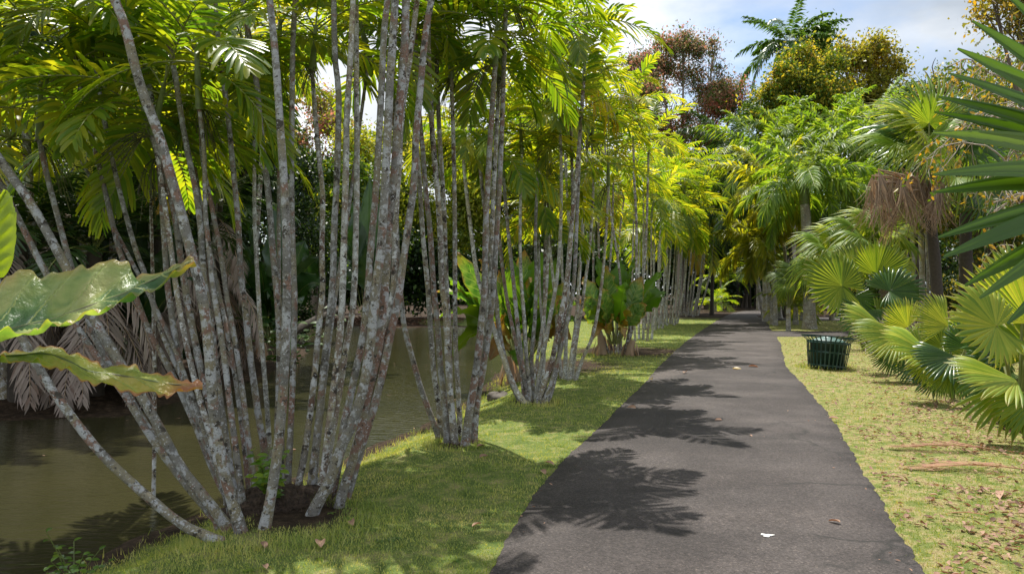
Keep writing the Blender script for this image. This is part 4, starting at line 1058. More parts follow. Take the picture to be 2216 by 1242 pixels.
def paddle_plant(name, cat, label, basepx, Yb, leaves, W, mats, stub=None, lz=0.25, group=None):
    """leaves: (tip px, tip py, depth offset, arch, material index, W factor)"""
    b = P(basepx[0], basepx[1], Yb); gz = ground_z(b[0], b[1])
    root = empty(name, (b[0], b[1], gz)); tag(root, label, cat, group)
    base = np.array((b[0], b[1], gz))
    if stub:
        mb = MB()
        for i in range(stub):
            a = i * 2.4; o_ = np.array((math.cos(a) * .3, math.sin(a) * .25, 0)) * (Yb / 15); hh = rq.uniform(.25, .5) * (Yb / 15)
            mb.tube(np.array([o_, o_ * 1.1 + (0, 0, hh * .5), o_ * 1.25 + (0, 0, hh)]), np.array((.10, .08, .05)) * Yb / 15, 9, 0, cap=True)
            for k in range(12):
                a2 = rq.uniform(0, 6.28); r_ = .13 * Yb / 15
                strips(mb, [o_ + (r_ * math.cos(a2), r_ * math.sin(a2), rq.uniform(.3, 1) * hh)], [(math.cos(a2) * .3, math.sin(a2) * .3, -1)], (math.cos(a2), math.sin(a2), 0.1), rq.uniform(.3, .8), .07, 0, 4, 'lance', .2, 0)
        mb.build('stump', M['f_dead'], root)
    for (tx_, ty_, dy, arch, mi, wf) in leaves:
        T_ = P(tx_, ty_, Yb + dy) - base
        r_ = unit(T_ * (1, 1, 0)) if np.linalg.norm(T_[:2]) > 1e-3 else np.array((1., 0, 0))
        B_ = np.array((0, 0, lz)) + r_ * 0.12
        mb = MB()
        paddle_leaf(mb, B_, T_, W * wf, arch=arch, mat=0, rmat=1, stalk=.3)
        mb.build('leaf', [M['ribbed'] if mats[mi] is M['paddle'] and rq.random() < .5 else mats[mi], M['rachis']], root)
    return root
def ribbed(name, stops, old=1.0, nsc=7.0):
    m, n, l = newmat(name)
    uvn = n.new('ShaderNodeUVMap'); sx_ = n.new('ShaderNodeSeparateXYZ'); l(uvn.outputs[0], sx_.inputs[0])
    tc = n.new('ShaderNodeTexCoord')
    def mth(op, a, b=None, c=None):
        x = n.new('ShaderNodeMath'); x.operation = op
        for i, v in enumerate((a, b, c)):
            if v is None: continue
            if isinstance(v, (int, float)): x.inputs[i].default_value = v
            else: l(v, x.inputs[i])
        return x.outputs[0]
    av = mth('ABSOLUTE', mth('SUBTRACT', sx_.outputs['X'], 0.5))            # 0 at the midrib, .5 at the margin
    vv = mth('PINGPONG', mth('ADD', mth('MULTIPLY', sx_.outputs['Y'], 8.0), mth('MULTIPLY', av, -3.0)), 0.5)
    vein = mth('LESS_THAN', vv, 0.035); mid = mth('LESS_THAN', av, 0.012)
    vn = mth('MAXIMUM', vein, mid)
    nz = n.new('ShaderNodeTexNoise'); nz.inputs['Scale'].default_value = nsc; nz.inputs['Detail'].default_value = 5; l(tc.outputs['Object'], nz.inputs['Vector'])
    rb = ramp(n, stops); l(nz.outputs['Fac'], rb.inputs[0])
    mv = n.new('ShaderNodeMix'); mv.data_type = 'RGBA'; l(vn, mv.inputs['Factor']); l(rb.outputs[0], mv.inputs['A']); mv.inputs['B'].default_value = (0.36, 0.42, 0.14, 1)
    # margins and tip have gone yellow, then brown
    eg = mth('ADD', mth('MULTIPLY', mth('MAXIMUM', mth('SUBTRACT', av, 0.40), 0.0), 7.0), mth('MULTIPLY', mth('MAXIMUM', mth('SUBTRACT', sx_.outputs['Y'], 0.72), 0.0), 3.2))
    eg2 = mth('MULTIPLY', mth('MULTIPLY', eg, old), mth('ADD', mth('MULTIPLY', nz.outputs['Fac'], 2.2), -0.35))
    re = ramp(n, [(0.0, (0, 0, 0)), (0.4, (0.45, 0.45, 0.45)), (1.0, (1, 1, 1))]); l(eg2, re.inputs[0])
    rc_ = ramp(n, [(0.0, (0.42, 0.33, 0.05)), (0.5, (0.45, 0.22, 0.05)), (1.0, (0.33, 0.13, 0.06))]); l(eg2, rc_.inputs[0])
    me_ = n.new('ShaderNodeMix'); me_.data_type = 'RGBA'; l(re.outputs[0], me_.inputs['Factor']); l(mv.outputs['Result'], me_.inputs['A']); l(rc_.outputs[0], me_.inputs['B'])
    p = n.new('ShaderNodeBsdfPrincipled'); p.inputs['Roughness'].default_value = 0.36; l(me_.outputs['Result'], p.inputs['Base Color'])
    bb = n.new('ShaderNodeBump'); bb.inputs['Strength'].default_value = 1.0; bb.inputs['Distance'].default_value = 0.02
    nq = n.new('ShaderNodeTexNoise'); nq.inputs['Scale'].default_value = nsc * 3.5; nq.inputs['Detail'].default_value = 4; l(tc.outputs['Object'], nq.inputs['Vector'])
    l(mth('ADD', mth('MULTIPLY', mth('POWER', vv, 0.5), 0.8), mth('MULTIPLY', nq.outputs['Fac'], 0.9)), bb.inputs['Height']); l(bb.outputs[0], p.inputs['Normal'])
    tr = n.new('ShaderNodeBsdfTranslucent')
    tm = n.new('ShaderNodeMix'); tm.data_type = 'RGBA'; tm.blend_type = 'MULTIPLY'; tm.inputs['Factor'].default_value = 1; tm.inputs['B'].default_value = (1.7, 2.0, 0.6, 1)
    l(me_.outputs['Result'], tm.inputs['A']); l(tm.outputs['Result'], tr.inputs['Color'])
    ms = n.new('ShaderNodeMixShader'); ms.inputs[0].default_value = 0.35; l(p.outputs[0], ms.inputs[1]); l(tr.outputs[0], ms.inputs[2])
    oo = n.new('ShaderNodeOutputMaterial'); l(ms.outputs[0], oo.inputs['Surface'])
    return m
M['ribbed'] = ribbed('ribbed_leaf', [(0.3, (0.05, 0.13, 0.025)), (0.5, (0.12, 0.21, 0.05)), (0.7, (0.26, 0.30, 0.09))], 1.0, 7)
M['ribbed_old'] = ribbed('yellowing_ribbed_leaf', [(0.3, (0.16, 0.20, 0.035)), (0.5, (0.30, 0.31, 0.07)), (0.7, (0.42, 0.34, 0.09))], 1.9, 9)
M['ribbed_near'] = ribbed('bright_ribbed_leaf', [(0.3, (0.04, 0.11, 0.03)), (0.45, (0.10, 0.19, 0.05)), (0.58, (0.26, 0.31, 0.10)), (0.7, (0.36, 0.36, 0.14))], 0.75, 6)
pm = [M['paddle'], M['paddle_old'], M['paddle_dark'], M['f_yellow']]
paddle_plant('paddle_leaf_plant', 'plant', 'big plant with broad upright leaves behind the third clump, left one by the water', (1130, 812), 15.0,
  [(1172, 545, .3, .05, 0, 1.3), (1135, 540, .8, .02, 0, 1.2), (1040, 560, .2, .1, 0, 1.0), (985, 545, 0, .15, 0, .9), (968, 600, -.3, .2, 0, .9), (942, 632, 0, .35, 0, 1.1),
   (945, 690, -.5, .5, 3, 1.0), (975, 775, -.4, .9, 3, .8), (1078, 585, 0, .05, 0, 1.1), (1108, 560, -.3, .02, 0, 1.2), (1205, 558, 0, .05, 0, 1.4), (1232, 610, -.5, .15, 0, 1.1),
   (1260, 650, .3, .25, 0, 1.0), (1160, 620, -.8, .1, 0, 1.3), (1095, 640, -.9, .1, 0, 1.0), (1195, 680, -1, .3, 0, .9), (1070, 700, -1, .5, 1, .8), (1235, 735, -.6, .8, 1, .9), (1180, 590, .9, 0, 0, 1.5),
   (1060, 780, -.6, 1.0, 1, .8), (1120, 790, -.9, .9, 0, .8), (1250, 700, 0, .6, 3, .8), (1145, 600, -.2, 0, 0, 1.2), (1212, 640, -.9, .12, 0, 1.1)], 0.56, pm, stub=3, lz=.3)
paddle_plant('paddle_leaf_plant', 'plant', 'big plant with broad leaves and rusty hanging ones behind the fifth clump', (1330, 775), 19.0,
  [(1293, 556, .5, .03, 0, 1.2), (1312, 575, 0, .05, 0, 1.1), (1342, 565, .6, .02, 0, 1.3), (1373, 560, .5, .05, 0, 1.3), (1388, 598, 0, .1, 0, 1.0), (1436, 584, .5, .15, 0, .9), (1442, 634, 0, .35, 0, 1.0),
   (1366, 682, -.8, .5, 1, .6), (1262, 600, 0, .1, 0, 1.1), (1255, 650, -.4, .3, 0, 1.0), (1270, 690, -.7, .6, 3, .9), (1352, 735, -1, .9, 1, .55), (1300, 620, -.8, .08, 0, 1.0), (1352, 610, -.9, .05, 0, 1.2),
   (1320, 700, -1.1, .4, 1, .8), (1400, 660, -.5, .3, 0, .8), (1280, 740, -.8, .9, 1, .55), (1335, 590, .9, 0, 0, 1.2), (1410, 612, .9, .1, 0, 1.0)], 0.62, pm, stub=2, lz=.3)

# ---- left bank across the water: dark palms with skirts of dead fronds, dark paddle-leaved plants
def skirt_palm(px, Yb, ztop, label, skirt=9, L=2.3, sx=0.0):
    x = (px - 1108) / F * Yb; gz = ground_z(x, Yb)
    root = empty('skirted_palm', (x, Yb, gz)); tag(root, label, 'palm', 'dark palms with dead skirts on the left bank')
    H = ztop - gz
    c = smooth_path([(0, 0, -.2), (sx * .4, 0, H * .5), (sx, 0, H)], 12)
    mb = MB(); mb.tube(c, np.linspace(.16, .12, 12), 9); mb.build('trunk', M['dark_limb'], root)
    mb = MB(); r = np.random.default_rng(int(px) + 500)
    for i in range(skirt + 5):
        fr = frond(r, L=L * r.uniform(.75, 1.05), e0=R(r.uniform(-50, -20)), e1=R(-92), n=24, ll=.50, lw=.055, vee=-.15, droop=.25, S=2, rr=.012, swp=(50, 25), prof='lance', t0=.12)
        mb.merge(fr, rotz=i * 2.4 + r.normal(0, .2), loc=(sx, 0, H * r.uniform(.55, .98)))
    mb.build('dead_fronds', [M['f_ash'], M['f_dead']], root)
    mb = MB()
    for i in range(13):
        e0 = R(80 - i * 6 + r.normal(0, 5))
        fr = frond(r, L=2.1 * r.uniform(.8, 1.1), e0=e0, e1=e0 - R(r.uniform(50, 80)), n=26, ll=.55, lw=.06, vee=.2, droop=.35, S=2, rr=.014)
        mb.merge(fr, rotz=i * 2.4 + r.normal(0, .2), loc=(sx, 0, H))
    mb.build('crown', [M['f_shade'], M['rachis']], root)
skirt_palm(40, 12.2, 2.5, 'dark palm at far left whose ash-grey dead fronds hang to the water', 10)
skirt_palm(205, 12.6, 2.3, 'dark palm behind the large ribbed leaf, dead grey fronds touching the water', 10)
skirt_palm(-110, 12.6, 2.6, 'dark palm at the left picture edge with a skirt of dead fronds', 8)
skirt_palm(120, 15.0, 3.4, 'taller dark palm with brown skirt, behind the two at the waterline on the left', 10)
skirt_palm(345, 14.4, 3.0, 'dark palm with brown skirt seen between the leaning stems left of centre', 10)
skirt_palm(470, 17.0, 3.6, 'dark palm with hanging dead fronds behind the middle of the nearest clump', 9)
skirt_palm(-20, 16.5, 4.2, 'tall dark palm behind the leftmost stems with red-brown dead fronds', 9)
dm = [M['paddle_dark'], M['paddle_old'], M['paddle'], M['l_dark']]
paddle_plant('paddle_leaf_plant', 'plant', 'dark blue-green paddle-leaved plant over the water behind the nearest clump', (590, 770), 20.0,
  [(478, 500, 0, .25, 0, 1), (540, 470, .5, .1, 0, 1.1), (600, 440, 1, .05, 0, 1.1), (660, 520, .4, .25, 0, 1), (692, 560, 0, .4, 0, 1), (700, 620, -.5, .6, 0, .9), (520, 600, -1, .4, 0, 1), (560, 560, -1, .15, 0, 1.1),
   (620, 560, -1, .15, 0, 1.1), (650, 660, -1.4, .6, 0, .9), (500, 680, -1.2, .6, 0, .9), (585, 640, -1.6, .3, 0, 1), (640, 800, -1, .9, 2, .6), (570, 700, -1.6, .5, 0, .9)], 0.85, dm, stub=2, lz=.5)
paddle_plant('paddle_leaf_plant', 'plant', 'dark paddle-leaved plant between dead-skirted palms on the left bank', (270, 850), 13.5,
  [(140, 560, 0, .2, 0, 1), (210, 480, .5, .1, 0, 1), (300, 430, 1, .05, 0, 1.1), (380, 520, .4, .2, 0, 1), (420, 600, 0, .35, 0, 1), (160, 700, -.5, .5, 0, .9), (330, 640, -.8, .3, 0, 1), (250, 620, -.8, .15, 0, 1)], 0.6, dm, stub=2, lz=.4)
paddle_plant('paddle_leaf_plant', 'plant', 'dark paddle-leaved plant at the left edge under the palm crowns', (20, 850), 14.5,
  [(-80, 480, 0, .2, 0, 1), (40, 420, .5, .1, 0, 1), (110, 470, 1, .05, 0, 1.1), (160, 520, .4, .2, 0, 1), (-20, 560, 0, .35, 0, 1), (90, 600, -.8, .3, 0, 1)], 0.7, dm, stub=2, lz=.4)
paddle_plant('paddle_leaf_plant', 'plant', 'silvery paddle-leaved plant on the far shore seen right of the nearest stems', (790, 690), 40.0,
  [(800, 385, 0, .02, 0, 1), (770, 420, .5, .1, 0, 1), (830, 430, 1, .1, 0, 1.1), (740, 480, .4, .2, 0, 1), (850, 500, 0, .25, 0, 1), (800, 520, -.8, .1, 0, 1), (720, 560, 0, .35, 0, 1)], 1.3, dm, lz=1.5)

# ---- foreground: ribbed elephant-ear leaves
def blade3(rows, depths, na=110, nb=21, wav=0.012, seed=0, puff=0.012):
    """rows: margin, midrib, margin, each a list of (px,py); depths per row (start, end)"""
    r = np.random.default_rng(seed); out_ = []
    for row, (d0, d1) in zip(rows, depths):
        k = len(row); w_ = [P(x, y, d0 + (d1 - d0) * i / (k - 1)) for i, (x, y) in enumerate(row)]
        out_.append(smooth_path(w_, na))
    A, Mi, B = out_
    s = np.linspace(-1, 1, nb); V = np.zeros((na, nb, 3)); u = np.linspace(0, 1, na)
    for j, a in enumerate(s):
        e = A if a < 0 else B; q = abs(a)
        pnt = Mi * (1 - q) + e * q
        dv = (e - Mi); nrm = unit(np.cross(np.gradient(Mi, axis=0), dv)) * (1 if a < 0 else -1)
        rib = np.abs(np.sin((u * 8 - 1.5 * q) * math.pi)) * puff * math.sin(min(1, q * 1.1) * math.pi)
        wv = wav * q ** 4 * (np.sin(u * 34 + (0 if a < 0 else 2)) + .6 * np.sin(u * 71 + 1) + .4 * np.sin(u * 113))
        V[:, j] = pnt - nrm * rib[:, None] + np.array((0.15, 0.2, 1.0)) * wv[:, None]
    uv = np.stack(np.broadcast_arrays(((s + 1) / 2)[None], u[:, None]), -1)
    mb = MB(); mb.quad_grid(V, 0, uv); return mb, Mi
er = empty('elephant_ear_plant', (-2.2, 2.2, -0.6)); tag(er, 'huge ribbed elephant-ear leaves reaching into the left foreground, edges yellowing', 'plant')
er.location = (-2.15, 2.1, ground_z(-2.15, 2.1))
eo = np.array(er.location)
def sub(mb):
    mb.V = [v - eo for v in mb.V]; return mb
# upper leaf: far half rises, near half folds down towards us
mb, mid_ = blade3([[(-160, 700), (-60, 640), (0, 612), (45, 588), (100, 590), (150, 590), (200, 568), (255, 566), (288, 590), (278, 612), (330, 592), (385, 570), (418, 560)],
              [(-170, 740), (-60, 728), (0, 716), (60, 702), (110, 690), (160, 672), (220, 650), (270, 632), (310, 612), (350, 594), (380, 578), (402, 567), (419, 561)],
              [(-180, 745), (-60, 722), (0, 722), (60, 714), (90, 706), (125, 698), (165, 690), (210, 672), (250, 655), (290, 640), (335, 622), (380, 592), (420, 562)]],
             [(2.45, 2.75), (2.25, 2.7), (2.0, 2.62)], seed=1, wav=0.011, puff=0.030)
sub(mb); mb.build('leaf', M['ribbed_near'], er)
mb, mid2 = blade3([[(0, 768), (50, 758), (100, 752), (160, 760), (205, 786), (260, 790), (310, 800), (360, 812), (400, 820), (438, 832)],
              [(0, 772), (50, 768), (95, 764), (140, 776), (190, 800), (250, 808), (310, 818), (360, 826), (400, 830), (439, 833)],
              [(0, 776), (50, 780), (95, 790), (140, 800), (185, 822), (240, 838), (300, 850), (350, 856), (380, 852), (439, 834)]],
             [(2.5, 2.75), (2.3, 2.65), (2.15, 2.6)], seed=2, wav=0.009, puff=0.016)
sub(mb); mb.build('leaf', M['ribbed_old'], er)
mb, mid3 = blade3([[(-60, 640), (-40, 560), (-30, 500), (-20, 440), (10, 412)], [(-60, 645), (-25, 580), (-14, 520), (-4, 455), (14, 412)], [(-58, 650), (15, 590), (33, 530), (34, 460), (18, 412)]],
             [(2.2, 2.3), (2.25, 2.3), (2.3, 2.35)], seed=3, wav=0.004)
sub(mb); mb.build('leaf', M['paddle'], er)
for k, (S0, bend) in enumerate(((mid_[0], .3), (mid2[0], .1), (mid3[0], .2))):
    q = smooth_path([np.array((0, 0, 0.0)), np.array(((S0 - eo)[0] * .3 - .1, (S0 - eo)[1] * .5, (S0 - eo)[2] * .6)), S0 - eo], 16)
    mb = MB(); mb.tube(q, np.linspace(.03, .014, 16), 8); 
    if k < 2: mb.tube((mid_ if k == 0 else mid2)[::3] - eo - (0, 0, .006), np.linspace(.011, .002, len(mid_[::3])), 6)
    mb.build('stalk', M['crownshaft'], er)

# small shrubs
def twiggy(name, label, base, specs, leaf, mat, cat='shrub', n_leaf=9, seed=0):
    """specs: tips (dx,dy,dz)"""
    root = empty(name, base); tag(root, label, cat); r = np.random.default_rng(seed)
    a = MB(); b_ = MB()
    for tp in specs:
        tp = np.array(tp, float); c = smooth_path([(0, 0, -.03), tp * .45 + (0, 0, .05), tp], 8)
        a.tube(c, np.linspace(.005, .0018, 8), 5)
        for i in range(n_leaf):
            t = .25 + .75 * i / (n_leaf - 1); q = c[min(7, int(t * 7))]; an = i * 2.4 + r.uniform(0, 1)
            d = (math.cos(an), math.sin(an), r.uniform(.1, .7))
            strips(b_, [q], [d], (0, -.4, 1.0), leaf * r.uniform(.7, 1.2), leaf * .52, .25, 4, 'oval', .12)
    a.build('stem', M['crownshaft'], root); b_.build('leaves', mat, root)
b0 = G(160, 1300, -0.2)
twiggy('water_side_shrub', 'small round-leaved shrub growing at the near water edge, bottom left', b0,
       [P(100, 1150, 4.2) - b0, P(125, 1185, 4.3) - b0, P(215, 1190, 4.3) - b0, P(180, 1200, 4.1) - b0, P(110, 1215, 4.1) - b0, P(160, 1170, 4.5) - b0, P(235, 1215, 4.4) - b0, P(150, 1230, 3.9) - b0, P(200, 1230, 4.0) - b0, P(95, 1235, 4.0) - b0], 0.05, M['l_shrub'], seed=1)
b0 = G(585, 1078, 0.05)
twiggy('seedling_shrub', 'small glossy shrub sprouting among the nearest palm stems', b0,
       [P(545 + 12 * i, 975 + 22 * (i % 3), 5.3 + .1 * (i % 4)) - b0 for i in range(7)] + [P(540 + 14 * i, 1030 + 12 * (i % 2), 5.1) - b0 for i in range(6)], 0.085, M['l_shrub'], n_leaf=11, seed=2)
b0 = G(650, 820, -0.3)
twiggy('water_side_shrub', 'leafy shrub leaning over the pond behind the nearest stems', P(610, 812, 17.0), [np.array((r_.real, 0.3 * r_.imag, abs(r_.imag))) for r_ in [complex(.3 * i - 1, 1.3 + .25 * math.sin(i * 2)) for i in range(9)]], 0.26, M['l_mid'], n_leaf=10, seed=3)
# rocks at the water's edge
def rock(px, py, rr, label, seed):
    b = G(px, py, -.2); r = np.random.default_rng(seed)
    th, ph = np.meshgrid(np.linspace(0, 2 * math.pi, 17), np.linspace(0, math.pi, 10), indexing='ij')
    k = 1 + .22 * np.sin(th * 2 + seed) * np.sin(ph * 3) + .12 * np.sin(th * 5 + ph * 4)
    V = np.stack([np.cos(th) * np.sin(ph) * k * rr * 1.3, np.sin(th) * np.sin(ph) * k * rr, np.cos(ph) * k * rr * .7], -1)
    mb = MB(); mb.quad_grid(V); tag(mb.build('rock', M['rock'], loc=b), label, 'rock')
rock(1078, 862, .16, 'dark wet rock at the water edge left of the third clump', 1)
rock(1392, 708, .7, 'low dark rock beside the row of far palm clumps', 2)
mb = MB(); mb.tube([P(630, 720, 26), P(690, 688, 27), P(745, 668, 28)], [.16, .14, .10], 8, 0, True)
tag(mb.build('fallen_log', M['dark_limb']), 'fallen dark log rising out of the pond by the far left shore', 'log')
# ---------------------------------------------------------------- broad-leaved trees, shrubs, plumed palms
rt = np.random.default_rng(55)
def tree(name, label, cat, base_px, Yb, blobs, leaf, n, mats, limb='limb', trunk_r=0.25, group=None, flat=0.85, frac2=0.0, asp=0.5, shell=0.45, sub=5, bare=0, lmb=True, up_bias=0.5, rsub=(.32, .58)):
    """blobs: (px, py, radius px, depth offset) of the crown's clumps"""
    x = (base_px - 1108) / F * Yb; gz = ground_z(x, Yb)
    b = np.array((x, Yb, gz)); root = empty(name, b); tag(root, label, cat, group)
    cs, rs = [], []
    for (cx_, cy_, r_, dy) in blobs:
        c = P(cx_, cy_, Yb + dy) - b; R_ = r_ * (Yb + dy) / F
        for k in range(sub):          # each clump breaks into smaller ones
            d = unit(rt.normal(0, 1, 3)); cs.append(c + d * R_ * .62 * (1, .9, flat)); rs.append(R_ * rt.uniform(*rsub))
    mb = MB(); leaf_cloud(mb, rt, cs, rs, n, leaf, 0, flat=flat, frac2=frac2, mats2=1, asp=asp, shell=shell, up_bias=up_bias)
    mb.build('crown', mats, root, smooth=False)
    if lmb:
        mb = MB(); top = np.mean([P(q[0], q[1], Yb + q[3]) - b for q in blobs], axis=0)
        fork = np.array((top[0] * .25, top[1] * .3, max(.6, top[2] * .45)))
        mb.tube(smooth_path([(0, 0, -.3), fork * .5 + (.1, 0, 0), fork], 10), np.linspace(trunk_r * 1.25, trunk_r * .7, 10), 10)
        for (cx_, cy_, r_, dy) in blobs:
            c = P(cx_, cy_, Yb + dy) - b; R_ = r_ * (Yb + dy) / F
            mid = fork * .5 + c * .5 + np.array((0, 0, -.12 * np.linalg.norm(c - fork)))
            mb.tube(smooth_path([fork, mid, c], 9), np.linspace(trunk_r * .5, trunk_r * .12, 9), 6)
            for k in range(4 + bare):
                d = unit(rt.normal(0, 1, 3) + (0, 0, .4)); e = c + d * R_ * rt.uniform(.7, 1.05)
                mb.tube(smooth_path([mid * .3 + c * .7, (c + e) / 2 + rt.normal(0, .08, 3) * R_, e], 6), np.linspace(trunk_r * .12, trunk_r * .03, 6), 4)
        mb.build('trunk', M[limb], root)
    return root

# far shore of the pond, seen between the stems
tree('tree', 'lime-green bushy tree on the far shore left of the second clump', 'tree', 830, 50, [(780, 330, 60, 0), (850, 330, 70, 2), (920, 350, 70, 0), (810, 430, 70, -1), (890, 430, 80, 0), (760, 470, 60, 0), (850, 520, 70, -1), (930, 500, 70, 1)], .26, 34000, [M['l_lime']], trunk_r=.35)
tree('tree', 'lime-green tree on the far shore behind the second and third clump', 'tree', 1020, 49, [(980, 330, 60, 0), (1050, 340, 70, 2), (1000, 420, 80, 0), (1090, 430, 80, 1), (1020, 510, 80, 0), (1120, 520, 70, 0), (960, 560, 50, 0), (1150, 330, 70, 3)], .26, 34000, [M['l_lime']], trunk_r=.35)
tree('tree', 'mid-green tree on the far shore behind the fourth clump', 'tree', 1210, 52, [(1180, 280, 70, 0), (1250, 300, 70, 2), (1200, 400, 80, 0), (1290, 420, 80, 1), (1230, 510, 80, 0), (1320, 520, 60, 0), (1160, 470, 60, 0)], .26, 26000, [M['l_mid'], M['l_lime']], frac2=.4, trunk_r=.35)
tree('tree', 'mid-green leafy tree on the far shore filling the gap behind the middle stems', 'tree', 680, 46, [(640, 380, 60, 0), (700, 400, 65, 0), (760, 390, 60, 0), (620, 460, 65, 0), (690, 480, 70, 0), (750, 500, 60, 0), (640, 540, 60, 0), (710, 560, 60, 0), (600, 340, 40, 0)], .26, 24000, [M['l_mid'], M['l_lime']], frac2=.25, trunk_r=.3)
tree('tree', 'reddish sparse tree on the skyline between the nearest stems', 'tree', 700, 62, [(690, 240, 55, 0), (740, 290, 55, 0), (660, 310, 60, 0), (720, 350, 70, 0)], .3, 9000, [M['l_red'], M['l_lime']], frac2=.4, trunk_r=.3)
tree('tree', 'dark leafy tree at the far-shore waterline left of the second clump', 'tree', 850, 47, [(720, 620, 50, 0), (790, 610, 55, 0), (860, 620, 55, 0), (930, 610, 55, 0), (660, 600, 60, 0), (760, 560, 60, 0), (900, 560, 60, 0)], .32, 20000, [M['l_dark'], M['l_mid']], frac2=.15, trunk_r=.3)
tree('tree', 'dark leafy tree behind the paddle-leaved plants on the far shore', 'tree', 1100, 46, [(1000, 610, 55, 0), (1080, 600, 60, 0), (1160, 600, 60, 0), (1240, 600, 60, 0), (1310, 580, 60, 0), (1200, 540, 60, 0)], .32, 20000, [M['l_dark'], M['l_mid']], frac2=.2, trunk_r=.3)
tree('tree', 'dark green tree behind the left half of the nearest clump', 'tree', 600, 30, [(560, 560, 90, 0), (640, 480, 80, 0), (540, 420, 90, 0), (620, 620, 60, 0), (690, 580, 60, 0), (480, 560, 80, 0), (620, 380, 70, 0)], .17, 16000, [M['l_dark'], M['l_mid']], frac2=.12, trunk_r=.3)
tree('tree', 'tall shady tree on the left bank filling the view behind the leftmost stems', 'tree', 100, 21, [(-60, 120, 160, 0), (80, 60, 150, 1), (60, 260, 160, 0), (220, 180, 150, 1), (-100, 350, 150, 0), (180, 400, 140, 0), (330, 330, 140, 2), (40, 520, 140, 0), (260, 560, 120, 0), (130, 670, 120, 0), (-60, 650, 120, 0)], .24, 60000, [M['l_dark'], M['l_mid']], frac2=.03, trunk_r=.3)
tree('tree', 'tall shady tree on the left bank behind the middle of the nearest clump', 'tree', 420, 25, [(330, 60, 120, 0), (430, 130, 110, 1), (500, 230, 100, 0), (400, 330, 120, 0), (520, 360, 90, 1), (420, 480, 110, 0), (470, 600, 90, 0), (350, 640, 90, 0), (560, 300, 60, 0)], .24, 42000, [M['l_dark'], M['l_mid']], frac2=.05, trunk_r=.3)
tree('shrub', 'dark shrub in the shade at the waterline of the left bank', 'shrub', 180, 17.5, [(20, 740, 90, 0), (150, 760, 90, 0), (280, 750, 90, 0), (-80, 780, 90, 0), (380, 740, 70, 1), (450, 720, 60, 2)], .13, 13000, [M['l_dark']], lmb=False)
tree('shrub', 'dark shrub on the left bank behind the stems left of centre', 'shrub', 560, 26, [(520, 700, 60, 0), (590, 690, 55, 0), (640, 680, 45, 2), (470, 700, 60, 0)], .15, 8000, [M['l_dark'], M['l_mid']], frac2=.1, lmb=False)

# behind the row: russet tree, gold trees, dark wood at the end of the path
tree('russet_tree', 'large airy russet and grey-green tree on the skyline behind the palm row', 'tree', 1470, 62, [(1480, 130, 62, 0), (1410, 160, 58, 0), (1540, 170, 58, 0), (1440, 230, 85, -2), (1520, 240, 75, 0), (1590, 230, 34, 0), (1420, 310, 75, 0), (1500, 320, 75, -2), (1365, 250, 55, 0), (1365, 150, 40, 1),
     (1480, 85, 30, 0), (1548, 100, 24, 0), (1470, 400, 65, 0), (1400, 400, 60, 0), (1560, 330, 50, 0), (1430, 95, 25, 0), (1600, 195, 22, 0)], .26, 70000, [M['l_red'], M['l_mid']], frac2=.38, asp=.36, shell=.2, sub=9, rsub=(.2, .42), trunk_r=.4, limb='pale_limb', flat=1.0)
tree('gold_tree', 'round tree flushed with golden-yellow leaves, left one of the pair on the right skyline', 'tree', 1730, 58, [(1740, 135, 48, 0), (1790, 165, 60, 0), (1700, 175, 45, -1), (1740, 215, 75, -1), (1660, 205, 34, 0), (1800, 240, 70, -1), (1690, 250, 60, 0), (1640, 250, 30, 0)], .26, 46000, [M['l_gold'], M['l_mid']], frac2=.45, trunk_r=.35, shell=.4, sub=9, rsub=(.22, .45))
tree('gold_tree', 'sparser tree with thin gold-brown leaves, right one of the pair on the skyline', 'tree', 1870, 60, [(1830, 125, 40, 0), (1880, 115, 45, 0), (1920, 150, 38, 0), (1860, 185, 60, 0), (1920, 210, 55, 0), (1880, 250, 70, 0), (1950, 240, 40, 0)], .30, 24000, [M['l_gold'], M['l_olive']], frac2=.4, trunk_r=.3, shell=.2, sub=9, rsub=(.2, .4), limb='pale_limb', bare=3)
tree('tree', 'small dense green treetop showing between the royal palm and the gold trees', 'tree', 1766, 66, [(1775, 78, 20, 0), (1775, 112, 28, 0)], .34, 5000, [M['l_mid']], trunk_r=.2)
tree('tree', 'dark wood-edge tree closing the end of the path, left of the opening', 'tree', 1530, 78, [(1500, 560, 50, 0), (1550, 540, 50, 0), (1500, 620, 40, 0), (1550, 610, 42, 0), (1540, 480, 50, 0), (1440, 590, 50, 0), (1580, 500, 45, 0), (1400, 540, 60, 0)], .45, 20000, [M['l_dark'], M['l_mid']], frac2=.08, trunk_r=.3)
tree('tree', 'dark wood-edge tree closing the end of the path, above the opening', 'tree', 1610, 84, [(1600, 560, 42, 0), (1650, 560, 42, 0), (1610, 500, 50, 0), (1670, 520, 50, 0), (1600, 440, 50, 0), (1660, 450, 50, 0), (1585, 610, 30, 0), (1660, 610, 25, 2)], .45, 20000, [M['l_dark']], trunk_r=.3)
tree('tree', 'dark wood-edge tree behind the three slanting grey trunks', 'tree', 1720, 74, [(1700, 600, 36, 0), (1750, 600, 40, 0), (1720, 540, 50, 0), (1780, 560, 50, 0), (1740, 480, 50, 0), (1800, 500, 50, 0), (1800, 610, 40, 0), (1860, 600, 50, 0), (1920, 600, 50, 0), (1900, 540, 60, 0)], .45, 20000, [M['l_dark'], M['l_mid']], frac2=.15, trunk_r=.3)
ORD = ['leftmost', 'second from left', 'third from left', 'middle', 'third from right', 'second from right', 'rightmost']
